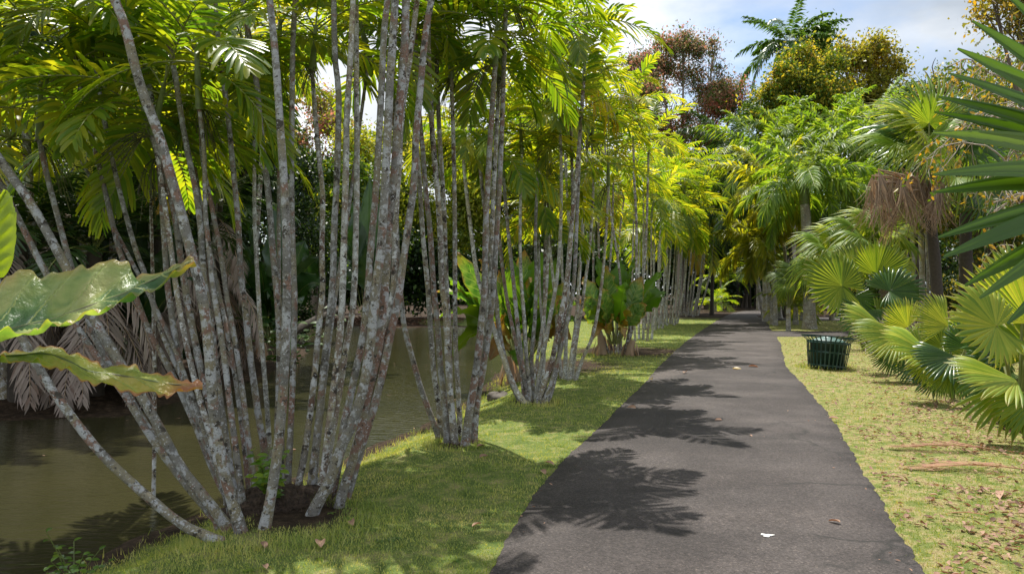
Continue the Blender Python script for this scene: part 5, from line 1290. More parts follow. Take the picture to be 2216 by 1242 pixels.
for i, (px, wpx, lean) in enumerate([(1572, 6, 3), (1586, 4, -2), (1597, 7, 1), (1610, 5, 4), (1623, 8, -2), (1634, 5, 2), (1604, 3, -4)]):
    b = P(px, 655, 80); b[2] = 0; mb = MB(); c = smooth_path([b - (0, 0, .3), P(px + lean, 610, 80), P(px - lean, 560, 80), P(px + lean * 2, 500, 80)], 10)
    mb.tube(c - b, np.linspace(wpx, wpx * .6, 10) / 2 * 80 / F, 7)
    for k in range(3):
        q = c[5 + k] - b; mb.tube([q, q + (rt.uniform(-1, 1), 0, 1.2), q + (rt.uniform(-2, 2), rt.uniform(-1, 1), 2.6)], [.08, .06, .03], 5)
    ft = empty('forest_tree', b); mb.build('trunk', M['dark_limb'], ft)
    mb = MB(); leaf_cloud(mb, rt, [c[-1] - b], [2.2], 500, .4, 0); mb.build('crown', [M['l_dark']], ft, smooth=False)
    order = sorted([1572, 1586, 1597, 1610, 1623, 1634, 1604]).index(px)
    tag(ft, 'thin dark tree in the shadow at the path end, %s of seven' % ORD[order], 'tree', 'dark trees at the end of the path')
tree('shrub', 'black-green shrubbery filling the dark opening at the end of the path', 'shrub', 1600, 88, [(1560, 620, 30, 0), (1590, 630, 28, 0), (1620, 625, 28, 0), (1650, 630, 26, 0), (1600, 590, 30, 0), (1640, 590, 30, 0), (1575, 645, 18, 0), (1610, 648, 16, 0), (1640, 648, 16, 0)], .4, 9000, [M['l_dark']], lmb=False)
tree('wood', 'continuous dark wood closing off the whole background', 'wood', 1100, 105, [(x_, 560 - 40 * math.sin(x_ * .01), 130, rt.uniform(-4, 8)) for x_ in range(-1500, 3800, 130)] + [(x_, 420 - 40 * math.sin(x_ * .013 + 1), 120, rt.uniform(0, 10)) for x_ in list(range(-1500, 500, 140)) + list(range(2000, 3800, 140))] + [(x_, 625, 70, rt.uniform(-3, 3)) for x_ in range(-1200, 3400, 75)], 1.0, 110000, [M['l_dark'], M['l_mid']], frac2=.2, lmb=False)
bpy.data.objects['wood']['kind'] = 'stuff'

# royal palm on the skyline
def pinnate_palm(name, label, hub_px, Yb, base_px, L, k, leafm, n=34, ll=.6, lw=.07, plume=.5, shaft=1.3, spread=(75, -25), bend=(60, 95), trunk_r=.2, droop=.5, group=None, bark='smooth_trunk', S=2, vee=.1, seed=0, trunk=None, extra=None, cat='palm', mats2=None, dead=0, S_end=.55, swp=(72, 28)):
    r = np.random.default_rng(seed + int(hub_px[0]))
    x = (base_px - 1108) / F * Yb; gz = ground_z(x, Yb); b = np.array((x, Yb, gz))
    root = empty(name, b); tag(root, label, cat, group)
    hub = P(hub_px[0], hub_px[1], Yb) - b
    c = smooth_path([(0, 0, -.15), (hub[0] * .15, 0, hub[2] * .35), (hub[0] * .75, 0, hub[2] * .75), hub - (0, 0, shaft)], 20)
    t = np.linspace(0, 1, 20); mb = MB(); mb.tube(c, trunk_r * (1 + .45 * np.exp(-t * 14)) * (1 - .25 * t), 14)
    tr_ = mb.build('trunk', M[bark], root)
    mb = MB(); mb.tube(smooth_path([hub - (0, 0, shaft), hub - (0, 0, shaft * .5), hub], 6), [trunk_r * .85, trunk_r * .9, trunk_r * .8, trunk_r * .6, trunk_r * .45, trunk_r * .35], 10, 2)
    for i in range(k):
        u = i / max(1, k - 1); e0 = R(spread[0] + (spread[1] - spread[0]) * u + r.normal(0, 5)); bd = R(r.uniform(*bend)) * (.6 + .4 * u)
        fr = frond(r, L=L * r.uniform(.85, 1.08), e0=e0, e1=e0 - bd, n=n, ll=ll, lw=lw, plume=plume, vee=vee, droop=droop, S=S, rr=.022, prof='lance', t0=.14, side_curve=r.uniform(-.1, .1), swp=swp)
        for f_i in range(len(fr.F)):
            if fr.F[f_i][1] == 0 and mats2 is not None and r.random() < mats2: fr.F[f_i] = (fr.F[f_i][0], 3)
        mb.merge(fr, rotz=i * 2.4 + r.normal(0, .15), loc=hub)
    mb.build('crown', [leafm, M['rachis'], M['crownshaft'], extra or leafm], root)
    return root
pinnate_palm('royal_palm', 'royal palm whose dark feathery crown stands alone against the sky', (1706, 92), 66, 1715, 5.4, 19, M['fan_deep'], n=50, ll=.95, lw=.2, plume=.3, droop=.5, spread=(58, -25), bend=(55, 80), trunk_r=.3)

# plumed (fox-tail) palms across the right background
PL = dict(n=60, ll=.80, lw=.12, plume=.9, droop=.5, shaft=1.2)
pinnate_palm('plumed_palm', 'plumed palm with a thick pale grey trunk standing on the lawn behind the bin', (1741, 385), 33.5, 1752, 3.6, 15, M['f_plume'], trunk_r=.26, seed=1, **PL, extra=M['f_blue'], mats2=.3)
for hub, Yb, bp, lf, lab, L in [
  ((1652, 345), 42, 1655, M['f_plume'], 'tall plumed palm just left of the thick grey trunk, dark green crown', 4.2),
  ((1580, 330), 48, 1700, M['f_plume_dark'], 'tall plumed palm above the end of the path beside the russet tree', 4.4),
  ((1690, 300), 47, 1715, M['f_plume'], 'plumed palm crown below the left gold tree', 4.2),
  ((1790, 290), 44, 1800, M['f_plume'], 'plumed palm crown below the gap between the gold trees', 4.2),
  ((1850, 330), 39, 1850, M['f_plume'], 'bright plumed palm crown left of the palm with the dead skirt', 3.6),
  ((1610, 440), 44, 1665, M['f_plume_dark'], 'low plumed palm drooping beside the end of the path', 3.4),
  ((1860, 420), 36, 1870, M['f_plume'], 'low plumed palm filling the gap right of the thick grey trunk', 3.2),
  ((1560, 405), 54, 1540, M['f_plume_dark'], 'far plumed palm between the golden row and the path opening', 4.2),
  ((1480, 430), 60, 1480, M['f_plume_dark'], 'far plumed palm behind the crowns of the last clumps', 4.2),
  ((1900, 270), 46, 1900, M['f_plume'], 'plumed palm crown under the sparser gold tree', 4.0)]:
    pinnate_palm('plumed_palm', lab, hub, Yb, bp, L, 15, lf, bark='dark_limb' if Yb > 46 else 'smooth_trunk', trunk_r=.13 if Yb > 46 else .12, seed=int(hub[1]), **PL)
for hub, Yb, bp, lab, L in [
  ((1668, 400), 37, 1678, 'yellowing plumed palm with golden hanging fronds left of the thick grey trunk', 3.1),
  ((1640, 525), 38, 1672, 'low golden plumed palm arching over the three slanting trunks', 2.6),
  ((1690, 440), 39, 1706, 'gold-brown plumed palm close beside the thick grey trunk', 2.6)]:
    pinnate_palm('plumed_palm', lab, hub, Yb, bp, L, 12, M['f_plume_gold'], trunk_r=.10, seed=3, mats2=None, **PL)
def bare_trunk(pts, Yb, w0, w1, mat, label):
    b = P(pts[0][0], pts[0][1], Yb); b[2] = 0
    q = smooth_path([b - (0, 0, .2)] + [P(x, y, Yb) for x, y in pts[1:]], 16); t = np.linspace(0, 1, 16)
    root = empty('slender_palm', b); tag(root, label, 'palm')
    mb = MB(); mb.tube(q - b, (w0 + (w1 - w0) * t) / 2 * Yb / F * (1 + .5 * np.exp(-t * 12)), 10); mb.build('trunk', M[mat], root)
    mb = MB()
    for k in range(8):
        e0 = R(70 - 9 * k); mb.merge(frond(rt, L=2.6, e0=e0, e1=e0 - R(75), n=40, ll=.6, lw=.09, plume=.8, droop=.5, S=2, rr=.02, prof='lance'), rotz=k * 2.4, loc=q[-1] - b)
    mb.build('crown', [M['f_plume'], M['rachis']], root)
bare_trunk([(1655, 668), (1642, 625), (1634, 570), (1628, 500)], 50, 9, 7, 'smooth_trunk', 'grey trunk leaning left, leftmost of the three slanting trunks by the path end')
bare_trunk([(1665, 669), (1660, 620), (1656, 570), (1652, 500)], 49, 11, 9, 'red_trunk', 'red-brown upright trunk between the slanting grey ones by the path end')
bare_trunk([(1668, 669), (1661, 620), (1658, 570), (1653, 510)], 47, 8, 7, 'smooth_trunk', 'slim grey trunk standing against the red-brown one')
bare_trunk([(1689, 671), (1676, 625), (1671, 570), (1667, 510)], 46, 11, 8, 'smooth_trunk', 'grey trunk leaning left, rightmost of the three slanting trunks by the path end')
# feather palms on the left bank, their long sunlit fronds hanging behind the nearest stems
for hub, Yb, bp, lf, L, lab in [
  ((50, 95), 12.4, 75, 'f_green', 2.5, 'left-bank feather palm with its crown in the top left corner'),
  ((165, 215), 12.9, 190, 'f_yellow', 2.3, 'left-bank feather palm with yellow-green crown behind the third and fourth stems'),
  ((265, 70), 13.6, 240, 'f_green', 2.6, 'left-bank feather palm crowned at the top, behind the thickest leaning stem'),
  ((20, 300), 12.2, 10, 'f_yellow', 2.2, 'low left-bank feather palm whose yellow fronds hang at the left edge'),
  ((335, 300), 14.4, 320, 'f_yellow', 2.4, 'left-bank feather palm with long golden lower fronds left of centre of the clump'),
  ((400, 130), 15.5, 385, 'f_green', 2.8, 'left-bank feather palm behind the upper middle of the nearest clump'),
  ((490, 60), 17.5, 470, 'f_yellow', 3.0, 'left-bank feather palm with bright crown at the top, right of the middle one'),
  ((470, 270), 16.5, 455, 'f_green', 2.5, 'left-bank feather palm with drooping crown behind the centre of the nearest clump'),
  ((575, 150), 20.5, 550, 'f_green', 3.2, 'left-bank feather palm seen between the upright middle stems'),
  ((640, 40), 23.5, 600, 'f_yellow', 3.4, 'farthest left-bank feather palm, bright against the sky gap')]:
    pinnate_palm('feather_palm', lab, hub, Yb, bp, L, 11, M[lf], n=26, ll=L * .24, lw=L * .032, plume=.15, vee=.2, droop=.4, shaft=.7, spread=(72, -15), bend=(55, 90), trunk_r=.075, bark='bark2', S=3, seed=int(hub[0]), group='feather palms on the left bank', extra=M['f_old'], mats2=.08)
# low fan and feather palms beside the path end
def low_palm(px, Yb, z0, L, k, leafm, label, seed=0, **kw):
    x = (px - 1108) / F * Yb; gz = ground_z(x, Yb); b = np.array((x, Yb, gz))
    root = empty('low_palm', b); tag(root, label, 'palm')
    r = np.random.default_rng(seed); mb = MB(); mb.tube([(0, 0, -.1), (0, 0, z0 * .5), (0, 0, z0)], [.16, .13, .10], 9); mb.build('trunk', M['smooth_trunk'], root)
    mb = MB()
    for i in range(k):
        e0 = R(82 - 75 * i / k + r.normal(0, 5)); fr = frond(r, L=L * r.uniform(.8, 1.1), e0=e0, e1=e0 - R(r.uniform(55, 90)), n=26, ll=.34 * L, lw=.035 * L, vee=.35, droop=.35, S=2, rr=.015, prof='lance', **kw)
        mb.merge(fr, rotz=i * 2.4, loc=(0, 0, z0))
    mb.build('crown', [leafm, M['rachis']], root)
low_palm(1548, 66, .6, 2.6, 12, M['f_green'], 'little bright palm beside the last clump at the far end of the left lawn', 1)
low_palm(1735, 44, 1.4, 2.6, 16, M['f_blue'], 'low blue-green palm on a stout short trunk left of the thick grey trunk', 2)
low_palm(1722, 38, .9, 1.9, 12, M['f_yellow'], 'small yellow-green palm in front of the blue-green one', 3)
low_palm(1560, 72, 3.0, 3.2, 14, M['f_deep'], 'dark palm in shade left of the path opening', 4)
low_palm(1640, 70, 4.2, 3.4, 14, M['f_blue'], 'grey-green spiky palm in shade behind the slanting trunks', 5)

# right background: dense greenery
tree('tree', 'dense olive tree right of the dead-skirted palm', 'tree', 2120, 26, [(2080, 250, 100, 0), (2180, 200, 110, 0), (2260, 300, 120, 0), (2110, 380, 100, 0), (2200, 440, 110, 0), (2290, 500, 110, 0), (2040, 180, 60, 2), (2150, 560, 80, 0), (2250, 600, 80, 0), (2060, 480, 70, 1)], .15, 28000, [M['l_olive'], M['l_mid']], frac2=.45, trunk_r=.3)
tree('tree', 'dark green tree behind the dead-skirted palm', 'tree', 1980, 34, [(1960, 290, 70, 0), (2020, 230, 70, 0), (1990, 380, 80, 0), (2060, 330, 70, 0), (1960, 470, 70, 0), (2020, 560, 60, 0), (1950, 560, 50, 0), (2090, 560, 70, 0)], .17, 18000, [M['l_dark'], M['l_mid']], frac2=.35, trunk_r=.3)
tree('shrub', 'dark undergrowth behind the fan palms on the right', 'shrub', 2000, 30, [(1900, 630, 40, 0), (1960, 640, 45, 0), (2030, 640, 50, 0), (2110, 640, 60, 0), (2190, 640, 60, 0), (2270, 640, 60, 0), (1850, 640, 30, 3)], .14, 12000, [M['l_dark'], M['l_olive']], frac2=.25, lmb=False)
# twiggy heap
r = np.random.default_rng(9); b = P(2010, 690, 19.5); b[2] = 0
mb = MB()
for i in range(150):
    a = r.uniform(0, 6.28); l0 = r.uniform(.5, 1.3); s0 = np.array((r.uniform(-1.6, 1.6), r.uniform(-.5, .5), 0)); e_ = s0 + np.array((math.cos(a) * l0, math.sin(a) * l0 * .5, r.uniform(.3, 1.2)))
    mb.tube(smooth_path([s0, (s0 + e_) / 2 + r.normal(0, .12, 3), e_], 6), np.linspace(.012, .004, 6), 4)
tag(mb.build('brush_pile', M['pale_limb'], loc=b), 'tangle of bare pinkish-brown twigs behind the sunny fan palms', 'brush pile')

# half-bare tree reaching in from the upper right
root_b = P(2420, 700, 13.0); root_b[2] = 0
tw = empty('bare_tree', root_b); tag(tw, 'half-bare tree at upper right, pale arching twigs and yellowing leaves', 'tree')
r = np.random.default_rng(14); mb = MB(); lv = MB(); ends = []
tr_top = P(2360, 250, 13) - root_b
mb.tube(smooth_path([(0, 0, -.2), tr_top * .5 + (.2, 0, 0), tr_top], 12), np.linspace(.2, .12, 12), 10)
def branch(p0, d, L, rad, lvl):
    k = 7; pts = [p0]; dd = unit(d)
    for i in range(k):
        dd = unit(dd + r.normal(0, .16, 3) + np.array((0, 0, -.06 * lvl))); pts.append(pts[-1] + dd * L / k)
    pts = np.array(pts); mb.tube(pts, np.linspace(rad, rad * .5, k + 1), 6 if lvl < 2 else 4)
    if lvl >= 2: ends.append(pts)
    if lvl < 4:
        for i in range(3 if lvl < 3 else 2):
            j = r.integers(2, k + 1); branch(pts[j], dd + r.normal(0, .65, 3), L * r.uniform(.5, .72), rad * .5, lvl + 1)
for (tx_, ty_, st) in [(2180, 60, .95), (2120, 150, .85), (2090, 250, .75), (2060, 190, .9), (2150, 330, .6), (2200, 430, .5), (2230, 120, .9), (2120, 60, .95), (2260, 20, 1.0), (2170, 230, .8), (2180, -20, 1), (2200, 560, .4), (2080, 330, .7)]:
    s0 = tr_top * st; tp = P(tx_, ty_, 13 + r.uniform(-1, 1)) - root_b
    branch(s0, tp - s0, np.linalg.norm(tp - s0) * .75, .035, 1)
for pts in ends:
    if r.random() < .62:
        for i in range(7):
            q = pts[r.integers(2, 8)] + r.normal(0, .03, 3)
            strips(lv, [q], unit(r.normal(0, 1, (1, 3)) - (0, 0, .6)), unit(r.normal(0, 1, 3) + (0, 0, .6)), r.uniform(.08, .15), .05, .2, 3, 'oval', .1, int(r.random() < .35))
tw_b = mb.build('trunk', M['pale_limb'], tw)
lv.build('leaves', [M['l_yel'], M['l_mid']], tw)
tree('tree', 'leafy treetop in the upper right corner with yellow and olive leaves', 'tree', 2330, 17, [(2200, 30, 90, 0), (2270, 90, 90, 0), (2150, 10, 50, 0), (2240, 200, 70, 1), (2230, -60, 100, 0), (2300, 0, 100, 0)], .12, 9000, [M['l_olive'], M['l_yel']], frac2=.25, trunk_r=.18, shell=.3)
# ---------------------------------------------------------------- fan palms on the right
rf = np.random.default_rng(77)
def fan_palm(name, label, base, leaves, mats, trunk=None, stalk_r=0.012, group=None, n=30, dead=None, kids='leaf', sag=.12, **kw):
    """leaves: (hub px, hub py, depth, radius px, screen angle of the middle rib in degrees, lean of the rib to the viewer, face normal, material, options)"""
    root = empty(name, base); tag(root, label, 'fan palm', group); b = np.array(base, float)
    top = np.zeros(3)
    if trunk:
        H, r0, mt, xo = trunk; top = np.array((xo, 0, H))
        mb = MB(); mb.tube(smooth_path([(0, 0, -.15), (xo * .3, 0, H * .5), top], 12), np.linspace(r0 * 1.15, r0 * .85, 12) * (1 + .06 * np.sin(np.arange(12) * 2.)), 12); mb.build('trunk', M[mt], root)
    for lf in leaves:
        hx, hy, Yd, Rpx, ang, toward, nh, mi = lf[:8]; op = dict(kw); op.update(lf[8] if len(lf) > 8 else {})
        hub = P(hx, hy, Yd) - b; Rr = Rpx * Yd / F
        a = R(ang); x = unit((math.cos(a), -toward, math.sin(a)))
        mb = MB()
        e = top + np.array((hub[0] * .04, hub[1] * .04, 0))
        c = smooth_path([e, e * .45 + hub * .55 + (0, 0, sag * np.linalg.norm(hub - e)), hub], 12)
        mb.tube(c, np.linspace(stalk_r * 1.5, stalk_r * .8, 12), 6, 1)
        bl = fan_blade(rf, Rr, n=op.get('n', n), half=R(op.get('half', 140)), split=op.get('split', .68), droop=op.get('droop', .12), cup=op.get('cup', .3), tipfold=op.get('fold', .42), wob=op.get('wob', .03))
        rot_merge(mb, bl, frame(x, unit(nh), 0), hub)
        mb.build(kids if not (len(lf) > 8 and lf[8].get('dead')) else 'dead_leaf', [mats[mi], M['rachis'] if not (len(lf) > 8 and lf[8].get('dead')) else M['f_dead']], root)
    return root
fm = [M['fan'], M['fan_y'], M['fan_deep'], M['f_dead'], M['f_blue']]
FV = (-.15, -.75, .6)      # face towards the viewer and the sky
UPW = (-.2, -.3, .95)
B1 = G(2205, 935, -.02)
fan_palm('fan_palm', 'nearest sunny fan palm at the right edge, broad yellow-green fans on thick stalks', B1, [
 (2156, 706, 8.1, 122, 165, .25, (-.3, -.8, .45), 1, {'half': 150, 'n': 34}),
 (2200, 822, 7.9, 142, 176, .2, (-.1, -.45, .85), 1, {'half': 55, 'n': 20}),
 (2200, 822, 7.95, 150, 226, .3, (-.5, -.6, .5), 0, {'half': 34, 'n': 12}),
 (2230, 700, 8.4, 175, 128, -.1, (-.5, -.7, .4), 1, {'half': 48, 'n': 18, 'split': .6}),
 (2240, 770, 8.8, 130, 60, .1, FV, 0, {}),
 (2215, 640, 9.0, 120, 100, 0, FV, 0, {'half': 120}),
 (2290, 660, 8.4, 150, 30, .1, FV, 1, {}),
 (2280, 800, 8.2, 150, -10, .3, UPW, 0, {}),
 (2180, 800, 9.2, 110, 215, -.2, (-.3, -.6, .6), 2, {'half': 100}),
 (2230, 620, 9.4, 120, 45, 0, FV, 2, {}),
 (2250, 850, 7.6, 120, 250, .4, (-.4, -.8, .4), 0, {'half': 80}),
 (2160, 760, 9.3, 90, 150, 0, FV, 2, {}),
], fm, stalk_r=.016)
# cut stalk stubs round its foot
mb = MB(); r = np.random.default_rng(3)
for i in range(16):
    a = i * 2.4; q = np.array((math.cos(a), math.sin(a), 0)) * r.uniform(.04, .16)
    mb.tube([q, q * 1.5 + (0, 0, .12), q * 2.2 + (0, 0, r.uniform(.2, .4))], [.022, .02, .016], 6, 0, True)
mb.build('stalk_stub', [M['fan_deep']], bpy.data.objects['fan_palm'])
bpy.data.objects['fan_palm'].children[-1]['kind'] = 'stuff'
B2 = G(2062, 862, 0)
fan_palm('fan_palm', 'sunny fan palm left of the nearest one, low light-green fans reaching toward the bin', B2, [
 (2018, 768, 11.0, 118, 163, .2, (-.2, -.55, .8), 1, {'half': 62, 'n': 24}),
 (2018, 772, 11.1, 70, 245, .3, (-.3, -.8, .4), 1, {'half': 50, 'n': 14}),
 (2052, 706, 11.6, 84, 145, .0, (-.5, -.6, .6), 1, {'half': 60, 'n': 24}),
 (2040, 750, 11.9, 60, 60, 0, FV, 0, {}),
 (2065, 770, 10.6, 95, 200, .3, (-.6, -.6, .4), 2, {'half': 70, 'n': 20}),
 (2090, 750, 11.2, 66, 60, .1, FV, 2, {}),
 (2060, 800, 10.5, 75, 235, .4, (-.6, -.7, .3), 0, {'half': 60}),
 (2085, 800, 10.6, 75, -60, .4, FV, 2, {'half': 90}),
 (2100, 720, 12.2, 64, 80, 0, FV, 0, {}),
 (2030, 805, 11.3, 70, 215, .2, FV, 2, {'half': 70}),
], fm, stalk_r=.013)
B3 = G(1985, 826, 0)
fan_palm('fan_palm', 'low yellowish fan palm beside the bin, one fan overlapping its rim', B3, [
 (1952, 722, 13.6, 108, 192, .2, (-.2, -.6, .75), 1, {'half': 62, 'n': 26}),
 (1955, 725, 13.7, 72, 262, .3, (-.2, -.8, .4), 1, {'half': 60, 'n': 16}),
 (1965, 708, 14.4, 66, 120, 0, (-.4, -.7, .6), 1, {'half': 70, 'n': 24}),
 (1912, 708, 15.0, 98, 160, .1, (-.3, -.5, .8), 1, {'half': 50, 'n': 20}),
 (1990, 745, 13.8, 58, 40, .1, FV, 0, {}),
 (1990, 770, 13.2, 75, 230, .3, FV, 2, {'half': 80}),
 (2000, 770, 13.4, 70, -50, .3, FV, 0, {'half': 80}),
 (1940, 755, 14.2, 65, 225, .2, FV, 2, {'half': 70}),
], fm, stalk_r=.013)
B4 = G(1868, 752, 0)
fan_palm('fan_palm', 'large fan palm behind the bin showing two bright round fans face-on', B4, [
 (1822, 619, 21.2, 92, 150, .1, (-.1, -.9, .35), 0, {'half': 160, 'n': 38}),
 (1896, 596, 21.8, 88, 62, .1, (.25, -.85, .4), 0, {'half': 100, 'n': 36}),
 (1851, 602, 22.4, 84, 92, .0, (.1, -.8, .5), 4, {'half': 60, 'n': 26}),
 (1925, 630, 21.0, 80, 20, .1, FV, 2, {}),
 (1880, 670, 20.8, 80, 250, .3, FV, 2, {'half': 100}),
 (1905, 690, 21.0, 80, -40, .2, FV, 0, {}),
 (1850, 640, 21.6, 70, 270, .2, FV, 2, {}),
], fm, stalk_r=.022)
DR = {'droop': .75, 'split': .55, 'half': 150, 'n': 34, 'cup': .1, 'wob': .08}
def ring_fans(cx, cy, Yc, Rpx, k, mi, spread=70, op=None, seed=0, elo=.62):
    r = np.random.default_rng(seed); res = []
    for i in range(k):
        a = i * 2.399 + r.normal(0, .2); e = math.pi * (.42 - elo * i / k)
        d = np.array((math.cos(a) * math.cos(e), math.sin(a) * math.cos(e), math.sin(e)))
        hx = cx + d[0] * spread; hy = cy - d[2] * spread; Yd = Yc + d[1] * spread * Yc / F
        ang = math.degrees(math.atan2(d[2] - .25, d[0])); nh = unit(np.array((d[0] * -.4, -.55 + d[1] * -.2, .75)))
        res.append((hx, hy, Yd, Rpx * r.uniform(.85, 1.1), ang, -d[1] * .8, nh, mi[i % len(mi)], dict(op or DR)))
    return res
B5 = P(1862, 740, 27.0); B5[2] = 0
fan_palm('fan_palm', 'fan palm with weeping split tips, in front of the thick-trunked plumed palm', B5, ring_fans(1806, 560, 27.0, 54, 15, [0, 1, 0, 0], 50, seed=2), fm, trunk=(2.0, .13, 'limb', -.6), stalk_r=.02)
B6 = P(1915, 740, 25.0); B6[2] = 0
fan_palm('fan_palm', 'fan palm with weeping split tips, right of the pair behind the face-on fans', B6, ring_fans(1890, 540, 25.0, 60, 15, [0, 1, 0, 0], 62, seed=5), fm, trunk=(2.2, .16, 'limb', 0), stalk_r=.02)
B9 = P(1706, 720, 31.5); B9[2] = 0
fan_palm('fan_palm', 'low weeping fan palm just left of the thick grey trunk', B9, ring_fans(1718, 612, 31.5, 36, 10, [4, 0], 26, seed=8), fm, trunk=(1.0, .10, 'smooth_trunk', 0), stalk_r=.02)
# the palm with the dead skirt
B7 = P(2032, 740, 20.0); B7[2] = 0
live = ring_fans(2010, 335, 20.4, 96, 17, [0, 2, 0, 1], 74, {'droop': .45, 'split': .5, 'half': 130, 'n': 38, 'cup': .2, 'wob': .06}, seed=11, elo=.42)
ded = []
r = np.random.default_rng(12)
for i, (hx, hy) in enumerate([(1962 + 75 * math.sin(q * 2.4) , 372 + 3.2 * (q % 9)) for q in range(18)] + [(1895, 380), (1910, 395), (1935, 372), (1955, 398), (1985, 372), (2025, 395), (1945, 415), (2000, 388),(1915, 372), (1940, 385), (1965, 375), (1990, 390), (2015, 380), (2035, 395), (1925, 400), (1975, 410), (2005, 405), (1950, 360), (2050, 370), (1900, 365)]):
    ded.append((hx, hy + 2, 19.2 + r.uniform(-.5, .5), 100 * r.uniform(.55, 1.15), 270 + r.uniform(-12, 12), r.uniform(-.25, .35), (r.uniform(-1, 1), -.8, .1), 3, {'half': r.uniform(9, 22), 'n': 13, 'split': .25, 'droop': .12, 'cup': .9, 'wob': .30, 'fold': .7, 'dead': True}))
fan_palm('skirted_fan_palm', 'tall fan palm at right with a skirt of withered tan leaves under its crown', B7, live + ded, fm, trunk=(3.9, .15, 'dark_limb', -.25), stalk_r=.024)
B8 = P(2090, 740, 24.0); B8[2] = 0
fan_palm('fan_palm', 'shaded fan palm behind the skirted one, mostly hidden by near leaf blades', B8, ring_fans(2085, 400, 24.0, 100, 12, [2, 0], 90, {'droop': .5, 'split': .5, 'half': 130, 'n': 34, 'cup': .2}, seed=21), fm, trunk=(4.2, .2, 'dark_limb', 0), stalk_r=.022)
# pale slim-trunked palms in the shade under them
for i, (px, w_, lab) in enumerate([(1975, 9, 'second from left'), (1994, 12, 'thickest'), (2006, 7, 'rightmost'), (1962, 7, 'leftmost')]):
    b = P(px, 700, 27 + i); b[2] = 0; root = empty('slim_palm', b); tag(root, 'pale slim-trunked palm shaded beside the skirted fan palm, %s of four' % lab, 'palm', 'pale slim palms in the shade at right')
    mb = MB(); q = smooth_path([b - (0, 0, .1), P(px + 2, 600, 27 + i), P(px - 3, 470, 27 + i)], 10); mb.tube(q - b, w_ / 2 * 27 / F, 8); mb.build('trunk', M['smooth_trunk'], root)
    v = CR['deep']; inst(v[i], 'crown', root, q[-1] - b, rz=i * 2.)
# foreground fan leaf whose long fingers reach in from the right edge
FB = np.array((2.55, 2.5, 0.0)); FB[2] = ground_z(2.55, 2.5)
fp = empty('fan_palm', FB); tag(fp, 'closest fan palm, its long pointed leaf fingers reaching in from the right edge', 'fan palm')
hub = P(2560, 425, 2.75)
tips = [(2104, 46, 1), (2072, 106, 1), (2055, 160, .9), (2030, 210, 1), (2022, 243, .8), (2019, 288, 1), (2021, 378, 1), (2022, 416, 1), (2030, 514, .9), (2042, 556, 1), (2088, 618, 1), (2120, 645, .9),
        (2170, -20, 1), (2240, -80, 1), (2330, -120, 1), (2430, -150, 1), (2180, 700, 1), (2260, 760, 1), (2350, 800, 1), (2450, 830, 1), (2600, -120, 1), (2700, -60, 1), (2800, 20, 1), (2860, 120, 1), (2900, 220, 1), (2920, 330, 1), (2920, 440, 1), (2900, 560, 1)]
mb = MB(); r = np.random.default_rng(31)
for i, (tx_, ty_, wf) in enumerate(tips):
    tip = P(tx_, ty_, 2.72 + r.uniform(-.16, .10)); D = tip - hub; Ln = np.linalg.norm(D)
    t = np.linspace(0, 1, 15)
    pw = np.where(t < .38, t / .38 * 1.12, np.where(t < .55, 1.12, 1.12 * np.clip((1 - t) / .45, 0.03, 1) ** .62))
    arcz = .05 * Ln * np.sin(t * math.pi)
    ax = hub + D * t[:, None] + np.array((0, 0, 1.0)) * arcz[:, None]
    sd_ = unit(np.cross(unit(D), (r.uniform(-.35, .1), -1, r.uniform(.1, .5)))); nr = np.cross(sd_, unit(D)); nr = nr * (-1 if nr[1] > 0 else 1)
    hw = (pw * .038 * wf)[:, None]
    cols_ = []
    for a, z in ((-1, .10), (-.55, .22), (0, -.42), (.55, .22), (1, .10)):
        cols_.append(ax + sd_ * hw * a + nr * hw * z)
    mb.quad_grid(np.stack(cols_, 1), 0)
mb.V = [v - FB for v in mb.V]
mb.build('leaf', M['finger'], fp)
mb = MB(); mb.tube(smooth_path([(0, 0, 0), (hub - FB) * .5 + (.05, .1, 0), hub - FB], 14), np.linspace(.02, .012, 14), 8); mb.build('stalk', M['crownshaft'], fp)
for k_, (hx, hy, yy, aa, rr_) in enumerate([(2700, 900, 2.9, 60, .7), (2760, 200, 3.2, 20, .75), (2900, 600, 2.6, -20, .7), (2500, 60, 3.4, 60, .7)]):
    h2 = P(hx, hy, yy); mb = MB(); bl = fan_blade(rf, rr_, n=30, half=R(140)); rot_merge(mb, bl, frame(unit((math.cos(R(aa)), -.1, math.sin(R(aa)))), unit((-.1, -.6, .7))), h2 - FB)
    mb.tube(smooth_path([(0, 0, 0), (h2 - FB) * .5 + (.05, .1, 0), h2 - FB], 10), .014, 6, 1); mb.build('leaf', [M['fan_deep'], M['rachis']], fp)

# ---------------------------------------------------------------- litter bin
cb = G(1789, 797, 0)
can = empty('litter_bin', cb); tag(can, 'dark green slatted metal litter bin with flared rim, tilting on the grass', 'litter bin')
can.rotation_euler = (R(-3), R(5.5), 0)
KS = 30
rz_ = [(0.0, .375), (.12, .385), (.36, .415), (.53, .435), (.56, .428), (.58, .44), (.655, .53), (.665, .545)]
mb = MB(); mb.smooth = False
for i in range(KS):
    a = 2 * math.pi * i / KS; ca, sa = math.cos(a), math.sin(a)
    tg = np.array((-sa, ca, 0)); V = []
    for z, rr_ in rz_:
        c = np.array((rr_ * ca, rr_ * sa, z)); nrm = np.array((ca, sa, 0))
        V.append([c - tg * .014 - nrm * .004, c + tg * .014 - nrm * .004, c + tg * .014 + nrm * .005, c - tg * .014 + nrm * .005, c - tg * .014 - nrm * .004])
    mb.quad_grid(np.array(V))
mb.build('slats', M['can'], can)
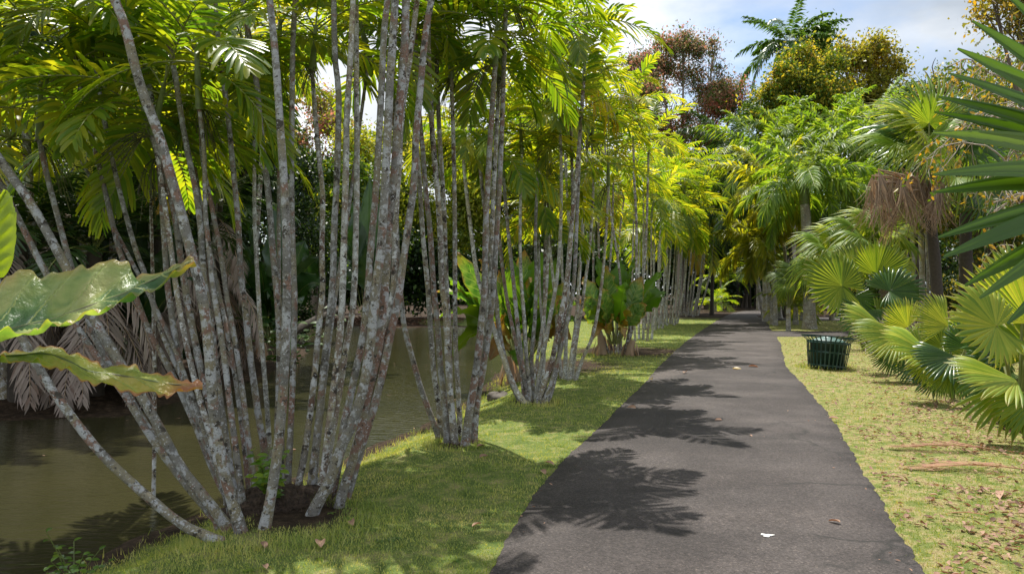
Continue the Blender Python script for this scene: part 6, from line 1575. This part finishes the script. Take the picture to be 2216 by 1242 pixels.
def ring(R0, z, th, h, name):
    mb = MB(); a = np.linspace(0, 2 * math.pi, 49); sec = [(-th, -h), (th, -h), (th, h), (-th, h), (-th, -h)]
    V = np.stack([np.stack([(R0 + s0) * np.cos(a), (R0 + s0) * np.sin(a), 0 * a + z + s1], 1) for s0, s1 in sec], 1)
    mb.quad_grid(V); return mb.build(name, M['can'], can, smooth=False)
ring(.404, .34, .005, .018, 'band'); ring(.383, .06, .005, .016, 'band'); ring(.436, .56, .006, .014, 'band'); ring(.548, .672, .014, .013, 'rim')
mb = MB(); a = np.linspace(0, 2 * math.pi, 41)
prof_ = [(0, .03), (.335, .03), (.37, .52), (.385, .53), (.375, .545)]
mb.quad_grid(np.stack([np.stack([q * np.cos(a), q * np.sin(a), 0 * a + z], 1) for q, z in prof_])); mb.build('liner', M['can_in'], can)
mb = MB(); prof_ = [(.40, .52), (.405, .545), (.39, .56), (.30, .61), (.20, .645), (.135, .66), (.13, .69), (.115, .69), (.11, .65), (.11, .5)]
mb.quad_grid(np.stack([np.stack([q * np.cos(a), q * np.sin(a), 0 * a + z], 1) for q, z in prof_])); mb.build('lid', M['can_lid'], can)
# low post / hydrant in the shade behind
hb = G(1779, 685, 0); mb = MB(); mb.tube([(0, 0, 0), (0, 0, .1), (0, 0, .12), (0, 0, .7), (0, 0, .78), (0, 0, .9), (0, 0, .98)], [.2, .2, .14, .14, .18, .16, .05], 12, 0, True)
hy = mb.build('hydrant', plain('faded_red_paint', (.22, .10, .08), .6), loc=hb); tag(hy, 'small faded red hydrant on the far lawn right of the thick grey trunk', 'hydrant')

# ---------------------------------------------------------------- fallen things on the ground
r = np.random.default_rng(41)
def fallen(px, py, size, label, mat='litter', rot=None, zadd=.02, wf=.5):
    b = G(px, py, .02); a = r.uniform(0, 6.28) if rot is None else rot
    b[2] = (0.035 if in_poly(np.array([b[0]]), np.array([b[1]]), PATHPOLY)[0] else float(zof(b[0:1], b[1:2])[0]) + .02) + 0.004
    mb = MB(); strips(mb, [(-math.cos(a) * size / 2, -math.sin(a) * size / 2, 0)], [(math.cos(a), math.sin(a), r.uniform(.05, .25))], (r.normal(0, .3), r.normal(0, .3), 1), size, size * wf, r.uniform(.1, .3), 6, 'oval', .3, 0, r.uniform(-.25, .25))
    tag(mb.build('fallen_leaf', M[mat], loc=b), label, 'leaf')
fallen(1631, 795, .22, 'dark curled dry leaf in the middle of the path, far beyond the seam')
fallen(1555, 912, .09, 'tan dry leaf lying alone on the path left of its middle')
fallen(1807, 1132, .08, 'pale tan dry leaf near the right edge of the path, nearest the camera')
fallen(1624, 945, .05, 'small tan leaf scrap near the middle of the path')
fallen(1804, 908, .12, 'rust-coloured leaf at the right path edge')
fallen(1595, 800, .2, 'yellowish dry leaf on the path by the seam', 'l_yel')
fallen(1484, 808, .18, 'dry leaf on the left half of the path near the seam')
fallen(1411, 823, .16, 'yellow leaf at the left path edge in the shadow of fronds', 'l_yel')
fallen(1367, 885, .14, 'red-brown leaf on the path in the second frond shadow from the camera')
fallen(1190, 1002, .11, 'pinkish dry leaf on the grass by the left path edge')
fallen(1176, 1020, .10, 'rusty leaf on the grass just nearer than the pinkish one')
fallen(1048, 985, .11, 'orange-brown leaf on the lawn right of the second clump')
fallen(1040, 965, .10, 'dark brown leaf at the foot of the second clump')
fallen(1030, 1135, .08, 'small rust leaf on the shaded lawn between the near clump and path')
fallen(690, 1182, .13, 'broad brown leaf on the grass in front of the nearest clump')
fallen(565, 1180, .12, 'brown leaf at the foot of the front stem of the nearest clump')
fallen(760, 1135, .10, 'curled brown leaf right of the big leaning stem')
fallen(575, 1225, .07, 'small red-brown leaf at the bottom of the picture, left lawn')
fallen(2165, 1068, .20, 'large dark brown curled leaf on the right lawn', wf=.3)
fallen(2090, 1110, .30, 'long pale dry strip lying on the right lawn', wf=.08, rot=2.6)
def dead_frond(px, py, ang, L, label, seed):
    b = G(px, py, .03); rr = np.random.default_rng(seed); mb = MB()
    fr = frond(rr, L=L, e0=R(9), e1=R(-12), n=30, ll=.36, lw=.011, vee=.35, droop=.2, S=3, rr=.006, swp=(30, 12), prof='lance', mat=0, rmat=0)
    mb.merge(fr, rotz=ang); mb.V = [np.maximum(mb.V[0], np.array((-9, -9, .0)))]
    b[2] = float(zof(b[0:1], b[1:2])[0]) + .02
    tag(mb.build('fallen_frond', M['brownfr'], loc=b), label, 'fallen frond')
M['brownfr'] = leafmat('brown_fallen_frond', [(.15, .07, .035), (.26, .13, .07), (.34, .19, .11)], trans=.1, rough=.75, tint=(1, .7, .5))
dead_frond(2160, 975, R(168), .95, 'rust-brown fallen frond lying on the right lawn near the nearest fan palm', 1)
dead_frond(2230, 1015, R(172), 1.0, 'second brown fallen frond at the right edge, nearer the camera', 2)
b = G(1660, 1163, .02); b[2] = .038; mb = MB(); a = np.linspace(0, 2 * math.pi, 25)[:-1]; q = .028 * (1 + .35 * np.sin(a * 3 + 1) + .2 * np.sin(a * 7))
mb.add(np.vstack([np.stack([q * np.cos(a) * 1.3, q * np.sin(a), 0 * a], 1), [(0, 0, .003)]]), [(i, (i + 1) % 24, 24) for i in range(24)])
tag(mb.build('bird_dropping', plain('white_splash', (.6, .6, .58), .7), loc=b), 'white bird-dropping splash on the near path', 'splash')
